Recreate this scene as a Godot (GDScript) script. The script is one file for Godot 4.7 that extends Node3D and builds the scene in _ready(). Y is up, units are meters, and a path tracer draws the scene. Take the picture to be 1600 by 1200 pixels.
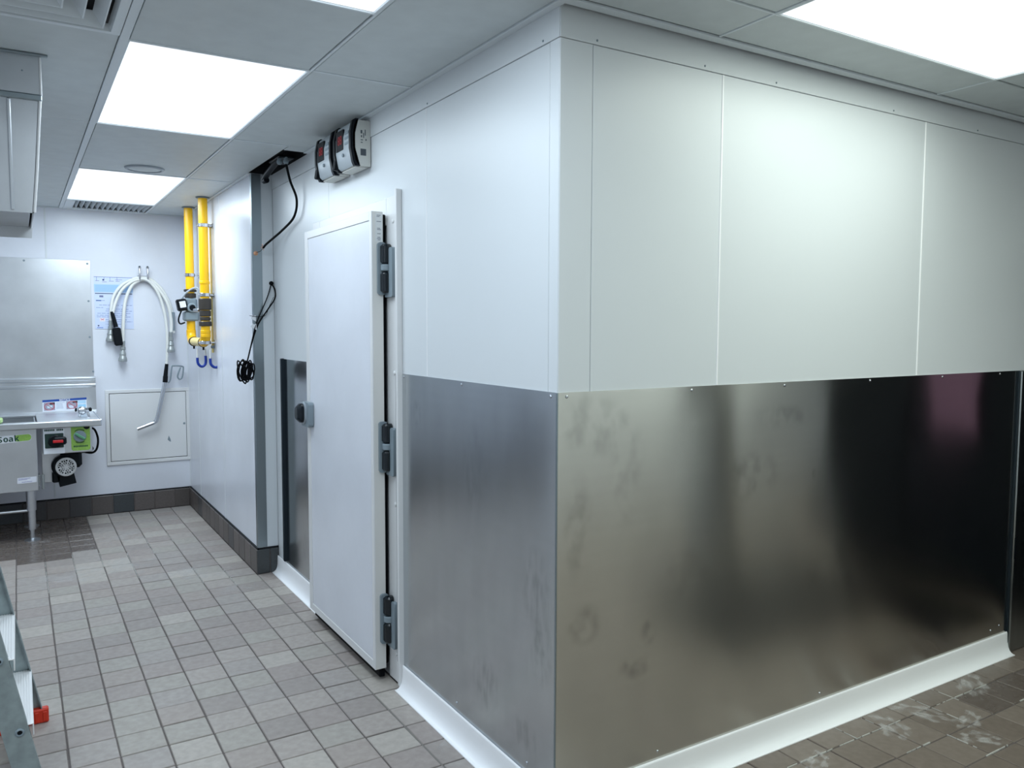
extends Node3D
# Commercial kitchen with a newly built walk-in cold room. Units: metres, y up.
# The cold room's outer corner stands at the origin: its door side lies in x = 0, its long side in z = 0.

const CE := 2.375        # underside of the ceiling
const BW := -5.16        # face of the back wall
const EYE := Vector3(-1.314, 1.4867, 1.8905)
var used := {}
var rng := RandomNumberGenerator.new()
var M := {}

# ---------------------------------------------------------------- mesh collector
class MB:
	var v := PackedVector3Array()
	var n := PackedVector3Array()
	var uv := PackedVector2Array()
	var col := PackedColorArray()
	var tint := Color.WHITE
	func tri(a: Vector3, b: Vector3, c: Vector3, na: Vector3, nb: Vector3, nc: Vector3, ua := Vector2.ZERO, ub := Vector2.ZERO, uc := Vector2.ZERO) -> void:
		var g := (b - a).cross(c - a)
		if g.length_squared() < 1e-18: return
		if g.dot(na + nb + nc) > 0.0:
			v.append_array([a, c, b]); n.append_array([na, nc, nb]); uv.append_array([ua, uc, ub])
		else:
			v.append_array([a, b, c]); n.append_array([na, nb, nc]); uv.append_array([ua, ub, uc])
		col.append_array([tint, tint, tint])
	func quad(a: Vector3, b: Vector3, c: Vector3, d: Vector3, out: Vector3) -> void:
		# a,b,c,d round the face; uv (0,0) at a, (1,0) at b, (1,1) at c, (0,1) at d
		var nn := (b - a).cross(d - a)
		if nn.length_squared() < 1e-18: nn = (c - b).cross(d - b)
		nn = nn.normalized()
		if nn.dot(out) < 0.0: nn = -nn
		tri(a, b, c, nn, nn, nn, Vector2(0, 0), Vector2(1, 0), Vector2(1, 1))
		tri(a, c, d, nn, nn, nn, Vector2(0, 0), Vector2(1, 1), Vector2(0, 1))
	func smooth4(p: Array, q: Array) -> void:
		tri(p[0], p[1], p[2], q[0], q[1], q[2]); tri(p[0], p[2], p[3], q[0], q[2], q[3])
	func box(lo: Vector3, hi: Vector3, bev := 0.0, B := Basis.IDENTITY, pivot := Vector3.ZERO) -> void:
		# a box from corner to corner with chamfered edges, turned by B about pivot
		var c := (lo + hi) / 2.0
		var h := (hi - lo).abs() / 2.0
		var b: float = minf(bev, minf(h.x, minf(h.y, h.z)) * 0.95)
		var P := func(sx: float, sy: float, sz: float, keep: int) -> Vector3:
			var q := Vector3(h.x - (0.0 if keep == 0 else b), h.y - (0.0 if keep == 1 else b), h.z - (0.0 if keep == 2 else b))
			return pivot + B * (c + Vector3(sx * q.x, sy * q.y, sz * q.z) - pivot)
		for s: float in [-1.0, 1.0]:
			quad(P.call(s, -1, -1, 0), P.call(s, 1, -1, 0), P.call(s, 1, 1, 0), P.call(s, -1, 1, 0), B * Vector3(s, 0, 0))
			quad(P.call(-1, s, -1, 1), P.call(1, s, -1, 1), P.call(1, s, 1, 1), P.call(-1, s, 1, 1), B * Vector3(0, s, 0))
			quad(P.call(-1, -1, s, 2), P.call(1, -1, s, 2), P.call(1, 1, s, 2), P.call(-1, 1, s, 2), B * Vector3(0, 0, s))
		if b <= 0.0: return
		for s: float in [-1.0, 1.0]:
			for t: float in [-1.0, 1.0]:
				quad(P.call(s, t, -1, 0), P.call(s, t, 1, 0), P.call(s, t, 1, 1), P.call(s, t, -1, 1), B * Vector3(s, t, 0))
				quad(P.call(s, -1, t, 0), P.call(s, 1, t, 0), P.call(s, 1, t, 2), P.call(s, -1, t, 2), B * Vector3(s, 0, t))
				quad(P.call(-1, s, t, 1), P.call(1, s, t, 1), P.call(1, s, t, 2), P.call(-1, s, t, 2), B * Vector3(0, s, t))
				for w: float in [-1.0, 1.0]:
					var nn := B * Vector3(s, t, w).normalized()
					tri(P.call(s, t, w, 0), P.call(s, t, w, 1), P.call(s, t, w, 2), nn, nn, nn)
	func frame_at(d: Vector3) -> Array:
		var a := Vector3.UP if absf(d.y) < 0.9 else Vector3.RIGHT
		var x := a.cross(d).normalized()
		return [x, d.cross(x).normalized()]
	func lathe(at: Vector3, axis: Vector3, prof: Array, seg := 20) -> void:
		# prof: [radius, height along axis] from start to end; sharp edges stay sharp
		var d := axis.normalized()
		var f := frame_at(d)
		for i in prof.size() - 1:
			var r0: float = prof[i][0]; var h0: float = prof[i][1]
			var r1: float = prof[i + 1][0]; var h1: float = prof[i + 1][1]
			for k in seg:
				var t0 := TAU * k / seg; var t1 := TAU * (k + 1) / seg
				var e0: Vector3 = f[0] * cos(t0) + f[1] * sin(t0)
				var e1: Vector3 = f[0] * cos(t1) + f[1] * sin(t1)
				var sl := Vector2(h1 - h0, r0 - r1).normalized()
				var n0 := e0 * sl.x + d * sl.y; var n1 := e1 * sl.x + d * sl.y
				smooth4([at + d * h0 + e0 * r0, at + d * h0 + e1 * r0, at + d * h1 + e1 * r1, at + d * h1 + e0 * r1], [n0, n1, n1, n0])
	func cyl(a: Vector3, b: Vector3, r: float, seg := 16, bev := 0.0) -> void:
		var L := (b - a).length()
		if bev > 0.0: lathe(a, b - a, [[0.0, 0.0], [r - bev, 0.0], [r, bev], [r, L - bev], [r - bev, L], [0.0, L]], seg)
		else: lathe(a, b - a, [[0.0, 0.0], [r, 0.0], [r, L], [0.0, L]], seg)
	func ring(at: Vector3, axis: Vector3, R: float, r: float, seg := 24, sub := 8) -> void:
		var f := frame_at(axis.normalized())
		var pts := []
		for k in seg + 1:
			var t := TAU * k / seg
			pts.append(at + (f[0] * cos(t) + f[1] * sin(t)) * R)
		tube(pts, r, sub, false)
	func tube(pts: Array, r: float, seg := 10, caps := true, r_end := -1.0) -> void:
		var cnt := pts.size()
		var x := Vector3.ZERO
		var prev := []
		var prevn := []
		for i in cnt:
			var a: Vector3 = pts[maxi(i - 1, 0)]; var b: Vector3 = pts[mini(i + 1, cnt - 1)]
			var d := (b - a).normalized()
			if i == 0: x = frame_at(d)[0]
			else: x = (x - d * x.dot(d)).normalized()
			var y := d.cross(x)
			var rr := r if r_end < 0.0 else lerpf(r, r_end, float(i) / (cnt - 1))
			var cur := []
			var curn := []
			for k in seg:
				var t := TAU * k / seg
				var e := x * cos(t) + y * sin(t)
				cur.append(pts[i] + e * rr); curn.append(e)
			if i > 0:
				for k in seg:
					var j := (k + 1) % seg
					smooth4([prev[k], prev[j], cur[j], cur[k]], [prevn[k], prevn[j], curn[j], curn[k]])
			if caps and (i == 0 or i == cnt - 1):
				var cn := -d if i == 0 else d
				for k in seg: tri(pts[i], cur[k], cur[(k + 1) % seg], cn, cn, cn)
			prev = cur; prevn = curn
	func prism(poly: PackedVector2Array, o: Vector3, ux: Vector3, uy: Vector3, depth: Vector3, smooth := false) -> void:
		# a flat outline in the plane (ux, uy) at o, pushed along depth
		var idx := Geometry2D.triangulate_polygon(poly)
		var dn := depth.normalized()
		for k in range(0, idx.size(), 3):
			var a := o + ux * poly[idx[k]].x + uy * poly[idx[k]].y
			var b := o + ux * poly[idx[k + 1]].x + uy * poly[idx[k + 1]].y
			var c := o + ux * poly[idx[k + 2]].x + uy * poly[idx[k + 2]].y
			tri(a, b, c, -dn, -dn, -dn); tri(a + depth, b + depth, c + depth, dn, dn, dn)
		var cw := Geometry2D.is_polygon_clockwise(poly)
		var m := poly.size()
		var nn := []
		for i in m:
			var e := poly[(i + 1) % m] - poly[i]
			var q := Vector2(e.y, -e.x).normalized() * (-1.0 if cw else 1.0)
			nn.append(ux * q.x + uy * q.y)
		for i in m:
			var j := (i + 1) % m
			var a := o + ux * poly[i].x + uy * poly[i].y
			var b := o + ux * poly[j].x + uy * poly[j].y
			var n0: Vector3 = nn[i]; var n1: Vector3 = nn[i]
			if smooth:
				if nn[i].dot(nn[(i + m - 1) % m]) > 0.6: n0 = (nn[i] + nn[(i + m - 1) % m]).normalized()
				if nn[i].dot(nn[j]) > 0.6: n1 = (nn[i] + nn[j]).normalized()
			smooth4([a, b, b + depth, a + depth], [n0, n1, n1, n0])
	func mesh(off := Vector3.ZERO) -> ArrayMesh:
		var a := []
		a.resize(Mesh.ARRAY_MAX)
		var w := PackedVector3Array()
		for q in v: w.append(q - off)
		a[Mesh.ARRAY_VERTEX] = w; a[Mesh.ARRAY_NORMAL] = n; a[Mesh.ARRAY_TEX_UV] = uv; a[Mesh.ARRAY_COLOR] = col
		var m := ArrayMesh.new()
		m.add_surface_from_arrays(Mesh.PRIMITIVE_TRIANGLES, a)
		return m

# ---------------------------------------------------------------- scene helpers
func numbered(called: String, parent: Node) -> String:
	var key := str(parent.get_instance_id()) + "/" + called
	var k: int = used.get(key, 0)
	used[key] = k + 1
	return called if k == 0 else "%s_%03d" % [called, k]

func origin_of(o: Node3D) -> Vector3:
	var p := Vector3.ZERO
	while o != null and o != self:
		p += o.position
		o = o.get_parent() as Node3D
	return p

func put(called: String, m: Mesh, mat: Material, parent: Node3D, at: Vector3) -> MeshInstance3D:
	var o := MeshInstance3D.new()
	o.name = numbered(called, parent); o.mesh = m; o.material_override = mat
	o.cast_shadow = GeometryInstance3D.SHADOW_CASTING_SETTING_ON
	parent.add_child(o, true)
	o.position = at
	return o

func obj(called: String, mb: MB, mat: Material, parent: Node3D) -> MeshInstance3D:
	return put(called, mb.mesh(origin_of(parent)), mat, parent, Vector3.ZERO)

func thing(called: String, label: String, category: String, at: Vector3, group := "") -> Node3D:
	var o := Node3D.new()
	o.name = numbered(called, self); add_child(o, true); o.position = at
	o.set_meta("label", label); o.set_meta("category", category)
	if group != "": o.set_meta("group", group)
	return o

func struct(called: String, at := Vector3.ZERO) -> Node3D:
	var o := Node3D.new()
	o.name = called; add_child(o, true); o.position = at
	o.set_meta("kind", "structure")
	return o

func slab(lo: Vector3, hi: Vector3, bev := 0.0) -> MB:
	var m := MB.new(); m.box(lo, hi, bev); return m

func curve(pts: Array, step := 8) -> Array:
	# Catmull-Rom through the points
	var out := []
	for i in pts.size() - 1:
		var a: Vector3 = pts[maxi(i - 1, 0)]; var b: Vector3 = pts[i]; var c: Vector3 = pts[i + 1]; var d: Vector3 = pts[mini(i + 2, pts.size() - 1)]
		for k in step:
			var t := float(k) / step
			out.append(0.5 * ((2.0 * b) + (c - a) * t + (2.0 * a - 5.0 * b + 4.0 * c - d) * t * t + (3.0 * b - a - 3.0 * c + d) * t * t * t))
	out.append(pts[-1])
	return out

func rounded(w: float, h: float, r: float, seg := 5) -> PackedVector2Array:
	var p := PackedVector2Array()
	for q in 4:
		var c: Vector2 = [Vector2(w / 2 - r, h / 2 - r), Vector2(-w / 2 + r, h / 2 - r), Vector2(-w / 2 + r, -h / 2 + r), Vector2(w / 2 - r, -h / 2 + r)][q]
		for k in seg + 1:
			var t := PI / 2 * (q + float(k) / seg)
			p.append(c + Vector2(cos(t), sin(t)) * r)
	return p

func bw(x: float, y: float, d := 0.0) -> Vector3:
	# a point measured on the back wall, d in front of its face
	return Vector3(-1.314 + (x + 1.314) * 0.99, 1.4867 + (y - 1.5067) * 0.99, BW + d)

func noise(freq: float, seed_: int, lo: Color, hi: Color, oct := 4, size := 512, stretch := Vector2.ONE, mid := -1.0) -> NoiseTexture2D:
	var f := FastNoiseLite.new()
	f.noise_type = FastNoiseLite.TYPE_SIMPLEX_SMOOTH; f.frequency = freq; f.seed = seed_; f.fractal_octaves = oct
	var t := NoiseTexture2D.new()
	t.width = int(size * stretch.x); t.height = int(size * stretch.y); t.seamless = true; t.noise = f
	var g := Gradient.new()
	g.set_color(0, lo); g.set_color(1, hi)
	if mid > 0.0: g.set_offset(0, mid); g.set_offset(1, minf(mid + 0.3, 1.0))
	t.color_ramp = g
	return t

func mat(c: Color, rough := 0.5, metal := 0.0) -> StandardMaterial3D:
	var m := StandardMaterial3D.new()
	m.albedo_color = c; m.roughness = rough; m.metallic = metal
	return m

func textured(m: StandardMaterial3D, tex: Texture2D, scale: float, rough_tex: Texture2D = null) -> StandardMaterial3D:
	m.albedo_texture = tex
	if rough_tex: m.roughness_texture = rough_tex; m.roughness_texture_channel = BaseMaterial3D.TEXTURE_CHANNEL_RED
	m.uv1_triplanar = true; m.uv1_world_triplanar = true; m.uv1_scale = Vector3.ONE * scale
	return m

func print_mat(im: Image, rough := 0.5) -> StandardMaterial3D:
	var m := mat(Color.WHITE, rough)
	m.albedo_texture = ImageTexture.create_from_image(im)
	return m

func text(called: String, s: String, h: float, at: Vector3, B: Basis, m: Material, parent: Node3D, bold := false, italic := false) -> MeshInstance3D:
	var t := TextMesh.new()
	var f := SystemFont.new()
	f.font_names = PackedStringArray(["Droid Sans"])
	if bold: f.font_weight = 700
	if italic: f.font_italic = true
	t.text = s; t.font = f; t.font_size = 32; t.pixel_size = h / 32.0; t.depth = 0.0008; t.curve_step = 2.0
	var o := put(called, t, m, parent, at - origin_of(parent))
	o.basis = B
	return o

# ---------------------------------------------------------------- everything
func _ready() -> void:
	rng.seed = 7
	# camera: on the axis of a phone's main lens, turned 31.6 degrees right, tipped 4 degrees down
	var yaw := 0.5507; var pitch := 0.0704; var roll := 0.0031
	var fw := Vector3(sin(yaw) * cos(pitch), -sin(pitch), -cos(yaw) * cos(pitch))
	var ri := Vector3(cos(yaw), 0, sin(yaw))
	var up := ri.cross(fw)
	var cam := Camera3D.new()
	cam.name = "camera"
	cam.transform = Transform3D(Basis(ri * cos(roll) + up * sin(roll), -ri * sin(roll) + up * cos(roll), -fw), EYE)
	cam.fov = rad_to_deg(2.0 * atan(600.0 / 1258.2)); cam.near = 0.02; cam.far = 60.0
	add_child(cam); cam.current = true
	var env := Environment.new()
	env.background_mode = Environment.BG_COLOR; env.background_color = Color(0.02, 0.025, 0.03)
	env.tonemap_mode = Environment.TONE_MAPPER_LINEAR; env.tonemap_exposure = 1.16
	env.sdfgi_enabled = true; env.ssao_enabled = true; env.ssil_enabled = true
	var we := WorldEnvironment.new(); we.name = "environment"; we.environment = env; add_child(we)
	make_materials()
	# recessed ceiling panels: [x0, x1, z0, z1, light energy, light colour, label, front-most on the list first]
	var cool := Color(0.88, 0.95, 1.0); var warm := Color(0.95, 1.0, 0.955)
	var panels := [
		[-0.98, -0.42, -2.13, -0.94, 1.22, cool, "large recessed white ceiling light panel nearest over the tiled aisle"],
		[-0.98, -0.42, -4.62, -3.33, 2.3, cool, "recessed white ceiling light panel beside the slatted grille near the back wall"],
		[-0.98, -0.42, -0.325, 0.87, 1.35, cool, "recessed light panel cut off by the top edge of the photo, left of the corner"],
		[0.565, 1.70, 0.28, 0.84, 1.05, warm, "recessed light panel at the top right above the long steel-clad side"],
		[0.565, 1.70, 2.30, 2.86, 3.0, warm, "recessed light panel behind the camera over the open floor"],
		[2.89, 4.03, 2.30, 2.86, 3.0, warm, "recessed light panel behind the camera before the rear wall column"],
		[-2.75, -2.19, -0.2, 0.99, 2.0, cool, "recessed light panel left of the camera over the side aisle"],
		[-2.75, -2.19, -4.2, -3.05, 1.8, cool, "recessed light panel over the left end of the sink bench"]]
	for p in panels: ceiling_light(p)
	setting()
	cold_room()
	door()
	controllers()
	alcove_cables()
	gas_pipes()
	back_wall_things()
	dish_bench()
	hood()
	ladder()
	ceiling_fittings()
	surroundings()

func make_materials() -> void:
	var streak := noise(0.02, 3, Color(0.96, 0.96, 0.96), Color(1, 1, 1), 4)
	M.white = mat(Color(0.84, 0.855, 0.865), 0.36)
	M.white.metallic_specular = 0.4
	M.white_dull = mat(Color(0.83, 0.85, 0.865), 0.42)
	M.wall = textured(mat(Color(0.885, 0.895, 0.925), 0.27), noise(0.006, 11, Color(0.96, 0.96, 0.96), Color(1, 1, 1), 4), 0.5)
	M.frame_white = mat(Color(0.87, 0.87, 0.87), 0.38)
	M.edge_cream = mat(Color(0.86, 0.855, 0.84), 0.4)
	M.pvc = mat(Color(0.975, 0.975, 0.98), 0.35)
	M.ceiling = textured(mat(Color(0.80, 0.825, 0.83), 0.5), streak, 0.8)
	M.tee = mat(Color(0.85, 0.875, 0.89), 0.45)
	M.gap = mat(Color(0.03, 0.04, 0.06), 0.8)
	M.lit = mat(Color(0.9, 0.9, 0.9), 0.5)
	M.lit.emission_enabled = true; M.lit.emission = Color(0.95, 0.975, 1.0); M.lit.emission_energy_multiplier = 0.95
	# stainless: brushed sideways, so that reflections are drawn out up and down
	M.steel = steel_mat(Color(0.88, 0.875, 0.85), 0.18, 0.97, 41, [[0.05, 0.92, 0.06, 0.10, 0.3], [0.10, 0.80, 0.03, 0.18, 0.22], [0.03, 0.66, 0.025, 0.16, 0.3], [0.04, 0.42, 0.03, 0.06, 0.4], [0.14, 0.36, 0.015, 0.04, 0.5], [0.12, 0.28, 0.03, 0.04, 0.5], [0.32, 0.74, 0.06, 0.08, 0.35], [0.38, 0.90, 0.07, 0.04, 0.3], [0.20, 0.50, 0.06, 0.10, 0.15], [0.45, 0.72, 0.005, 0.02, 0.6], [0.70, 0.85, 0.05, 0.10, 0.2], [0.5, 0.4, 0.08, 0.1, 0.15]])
	M.steel_side = steel_mat(Color(0.81, 0.825, 0.835), 0.18, 0.97, 51, [[0.90, 0.50, 0.08, 0.12, 0.3], [0.93, 0.35, 0.06, 0.10, 0.35], [0.62, 0.16, 0.10, 0.08, 0.3], [0.85, 0.10, 0.08, 0.05, 0.3], [0.55, 0.75, 0.10, 0.16, 0.15], [0.12, 0.88, 0.05, 0.05, 0.3]])
	M.jamb = steel_mat(Color(0.70, 0.72, 0.72), 0.3, 0.9, 61, [])
	M.stainless = textured(mat(Color(0.85, 0.86, 0.875), 0.40, 1.0), noise(0.008, 8, Color(0.93, 0.93, 0.93), Color(1, 1, 1), 5), 0.7, noise(0.006, 9, Color(0.86, 0.86, 0.86), Color(1, 1, 1), 4))
	M.trim_steel = mat(Color(0.60, 0.64, 0.66), 0.38, 1.0)
	M.dark_trim = mat(Color(0.14, 0.18, 0.21), 0.4, 0.6)
	M.chrome = mat(Color(0.80, 0.81, 0.83), 0.16, 1.0)
	M.black = mat(Color(0.035, 0.055, 0.08), 0.42)
	M.black.metallic_specular = 0.3
	M.rubber = mat(Color(0.03, 0.035, 0.05), 0.7)
	M.rubber.metallic_specular = 0.25
	M.hinge_grey = mat(Color(0.50, 0.55, 0.58), 0.45)
	M.hinge_dark = mat(Color(0.05, 0.085, 0.11), 0.22)
	M.yellow = mat(Color(0.98, 0.75, 0.03), 0.3)
	M.pale_yellow = mat(Color(0.93, 0.84, 0.55), 0.4)
	M.bronze = mat(Color(0.26, 0.24, 0.22), 0.45, 0.4)
	M.blue = mat(Color(0.08, 0.22, 0.60), 0.4)
	M.hose = mat(Color(0.88, 0.88, 0.86), 0.45)
	M.coupling = textured(mat(Color(0.68, 0.70, 0.70), 0.38, 0.55), noise(0.03, 4, Color(0.85, 0.85, 0.85), Color(1, 1, 1)), 8.0)
	M.alu = textured(mat(Color(0.64, 0.69, 0.70), 0.42, 0.45), noise(0.02, 21, Color(0.84, 0.84, 0.84), Color(1, 1, 1), 4), 1.5)
	M.tread = mat(Color(0.93, 0.93, 0.93), 0.45, 0.25)
	M.red = mat(Color(0.82, 0.20, 0.09), 0.45)
	M.copper = mat(Color(0.88, 0.66, 0.52), 0.4, 0.4)
	M.grey_plastic = mat(Color(0.62, 0.65, 0.68), 0.4)
	M.grille = mat(Color(0.80, 0.80, 0.80), 0.45, 0.2)
	M.control_face = mat(Color(0.66, 0.69, 0.71), 0.35)
	M.control_side = mat(Color(0.80, 0.80, 0.78), 0.45)
	M.lime = textured(mat(Color(0.60, 0.75, 0.36), 0.4), noise(0.02, 14, Color(0.85, 0.9, 0.8), Color(1, 1, 1)), 6.0)
	M.dark_green = mat(Color(0.09, 0.20, 0.18), 0.4)
	M.knob_green = mat(Color(0.33, 0.55, 0.42), 0.4)
	M.signal_red = mat(Color(0.78, 0.10, 0.14), 0.4)
	M.ink_green = mat(Color(0.03, 0.25, 0.2), 0.5)
	M.paper = mat(Color(0.9, 0.91, 0.93), 0.6)
	# quarry tiles: seven tones of the same clay, one mottle
	var mot := noise(0.045, 31, Color(0.90, 0.895, 0.89), Color(1, 1, 1), 5)
	var tr := noise(0.02, 32, Color(0.75, 0.75, 0.75), Color(1, 1, 1), 4)
	M.tiles = []
	for c: Color in [Color(0.645, 0.605, 0.58), Color(0.665, 0.63, 0.605), Color(0.63, 0.59, 0.57), Color(0.655, 0.63, 0.60), Color(0.645, 0.615, 0.595), Color(0.70, 0.67, 0.64), Color(0.615, 0.58, 0.56)]:
		M.tiles.append(textured(mat(c, 0.62), mot, 1.1, tr))
	M.tiles_brown = []
	for c: Color in [Color(0.50, 0.455, 0.42), Color(0.52, 0.475, 0.44), Color(0.48, 0.435, 0.40)]:
		M.tiles_brown.append(textured(mat(c, 0.45), mot, 1.1, tr))
	M.wet = textured(mat(Color(0.43, 0.39, 0.365), 0.3), mot, 1.1, tr)
	M.tiles_far = textured(mat(Color(1, 1, 1), 0.6), mot, 1.3, tr)
	M.tiles_far.vertex_color_use_as_albedo = true
	M.grout = textured(mat(Color(0.41, 0.38, 0.37), 0.85), mot, 3.0)
	M.salt = mat(Color(0.70, 0.69, 0.67), 0.9)
	M.base_tiles = []
	for c: Color in [Color(0.36, 0.335, 0.325), Color(0.30, 0.295, 0.30), Color(0.40, 0.37, 0.36), Color(0.26, 0.275, 0.285)]:
		M.base_tiles.append(textured(mat(c, 0.42), mot, 2.0))
	# dried lime on the tiles: patches with an uneven edge
	M.stain = mat(Color(0.86, 0.85, 0.84, 1.0), 0.9)
	M.stain.albedo_texture = patch_texture(5, 0.42)
	M.stain.transparency = BaseMaterial3D.TRANSPARENCY_ALPHA
	M.stain_faint = M.stain.duplicate()
	M.stain_faint.albedo_texture = patch_texture(15, 0.22)

func patch_texture(seed_: int, most: float) -> ImageTexture:
	var im := Image.create(128, 128, false, Image.FORMAT_RGBA8)
	var f := FastNoiseLite.new()
	f.seed = seed_; f.frequency = 0.028; f.fractal_octaves = 4
	for y in 128:
		for x in 128:
			var d := Vector2(x - 63.5, y - 63.5).length() / 63.5
			var a := smoothstep(0.0, 1.0, clampf((f.get_noise_2d(x, y) * 0.9 + 0.75 - d * 0.95) * 1.1, 0.0, 1.0))
			if d > 0.97: a = 0.0
			im.set_pixel(x, y, Color(1, 1, 1, a * most))
	return ImageTexture.create_from_image(im)

func steel_mat(c: Color, rough: float, an: float, seed_: int, marks: Array) -> StandardMaterial3D:
	# brushed sheet: faint clouding, fine sideways grain, hand smudges [u, v, width, height, strength]
	var m := mat(c, rough, 1.0)
	m.anisotropy_enabled = true; m.anisotropy = -an
	var w := 512; var h := 256
	var im := Image.create(w, h, false, Image.FORMAT_RGB8)
	var f := FastNoiseLite.new()
	f.seed = seed_; f.frequency = 0.02; f.fractal_octaves = 4
	var g := FastNoiseLite.new()
	g.seed = seed_ + 1; g.frequency = 0.06; g.fractal_octaves = 3
	for y in h:
		for x in w:
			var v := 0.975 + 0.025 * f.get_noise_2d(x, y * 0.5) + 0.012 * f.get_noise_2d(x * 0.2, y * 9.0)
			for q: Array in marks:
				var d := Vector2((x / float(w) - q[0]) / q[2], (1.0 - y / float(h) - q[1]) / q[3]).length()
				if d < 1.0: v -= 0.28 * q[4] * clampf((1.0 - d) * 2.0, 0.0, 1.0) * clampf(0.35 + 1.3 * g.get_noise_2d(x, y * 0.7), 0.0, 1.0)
			im.set_pixel(x, y, Color(v, v, v))
	m.albedo_texture = ImageTexture.create_from_image(im)
	return m

# ---------------------------------------------------------------- ceiling lights
func ceiling_light(p: Array) -> void:
	var x0: float = p[0]; var x1: float = p[1]; var z0: float = p[2]; var z1: float = p[3]
	var t := thing("ceiling_light", p[6], "ceiling light", Vector3((x0 + x1) / 2, CE, (z0 + z1) / 2), "recessed light panels in the grid ceiling")
	var f := MB.new()
	var w := 0.012
	f.box(Vector3(x0 - w, CE - 0.001, z0 - w), Vector3(x1 + w, CE + 0.02, z0), 0.002)
	f.box(Vector3(x0 - w, CE - 0.001, z1), Vector3(x1 + w, CE + 0.02, z1 + w), 0.002)
	f.box(Vector3(x0 - w, CE - 0.001, z0), Vector3(x0, CE + 0.02, z1), 0.002)
	f.box(Vector3(x1, CE - 0.001, z0), Vector3(x1 + w, CE + 0.02, z1), 0.002)
	obj("frame", f, M.tee, t)
	obj("light_diffuser", slab(Vector3(x0, CE + 0.004, z0), Vector3(x1, CE + 0.010, z1)), M.lit, t)
	var l := AreaLight3D.new()
	l.name = "ceiling_light_glow"
	l.area_size = Vector2(x1 - x0 - 0.01, z1 - z0 - 0.01)
	l.light_energy = p[4]; l.light_color = p[5]; l.shadow_enabled = true
	l.set("area_range", 14.0); l.set("area_attenuation", 2.0)
	t.add_child(l)
	l.position = Vector3(0, 0.002, 0)
	l.rotation.x = -PI / 2

# ---------------------------------------------------------------- floor, plain walls, ceiling
func on_screen(p: Vector3) -> bool:
	var d := p - EYE
	var fw := Vector3(sin(0.5507) * cos(0.0704), -sin(0.0704), -cos(0.5507) * cos(0.0704))
	var ri := Vector3(cos(0.5507), 0, sin(0.5507))
	var up := ri.cross(fw)
	var dp := d.dot(fw)
	if dp < 0.1: return false
	return absf(d.dot(ri) / dp) < 825.0 / 1258.2 and absf(d.dot(up) / dp) < 625.0 / 1258.2

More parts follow.
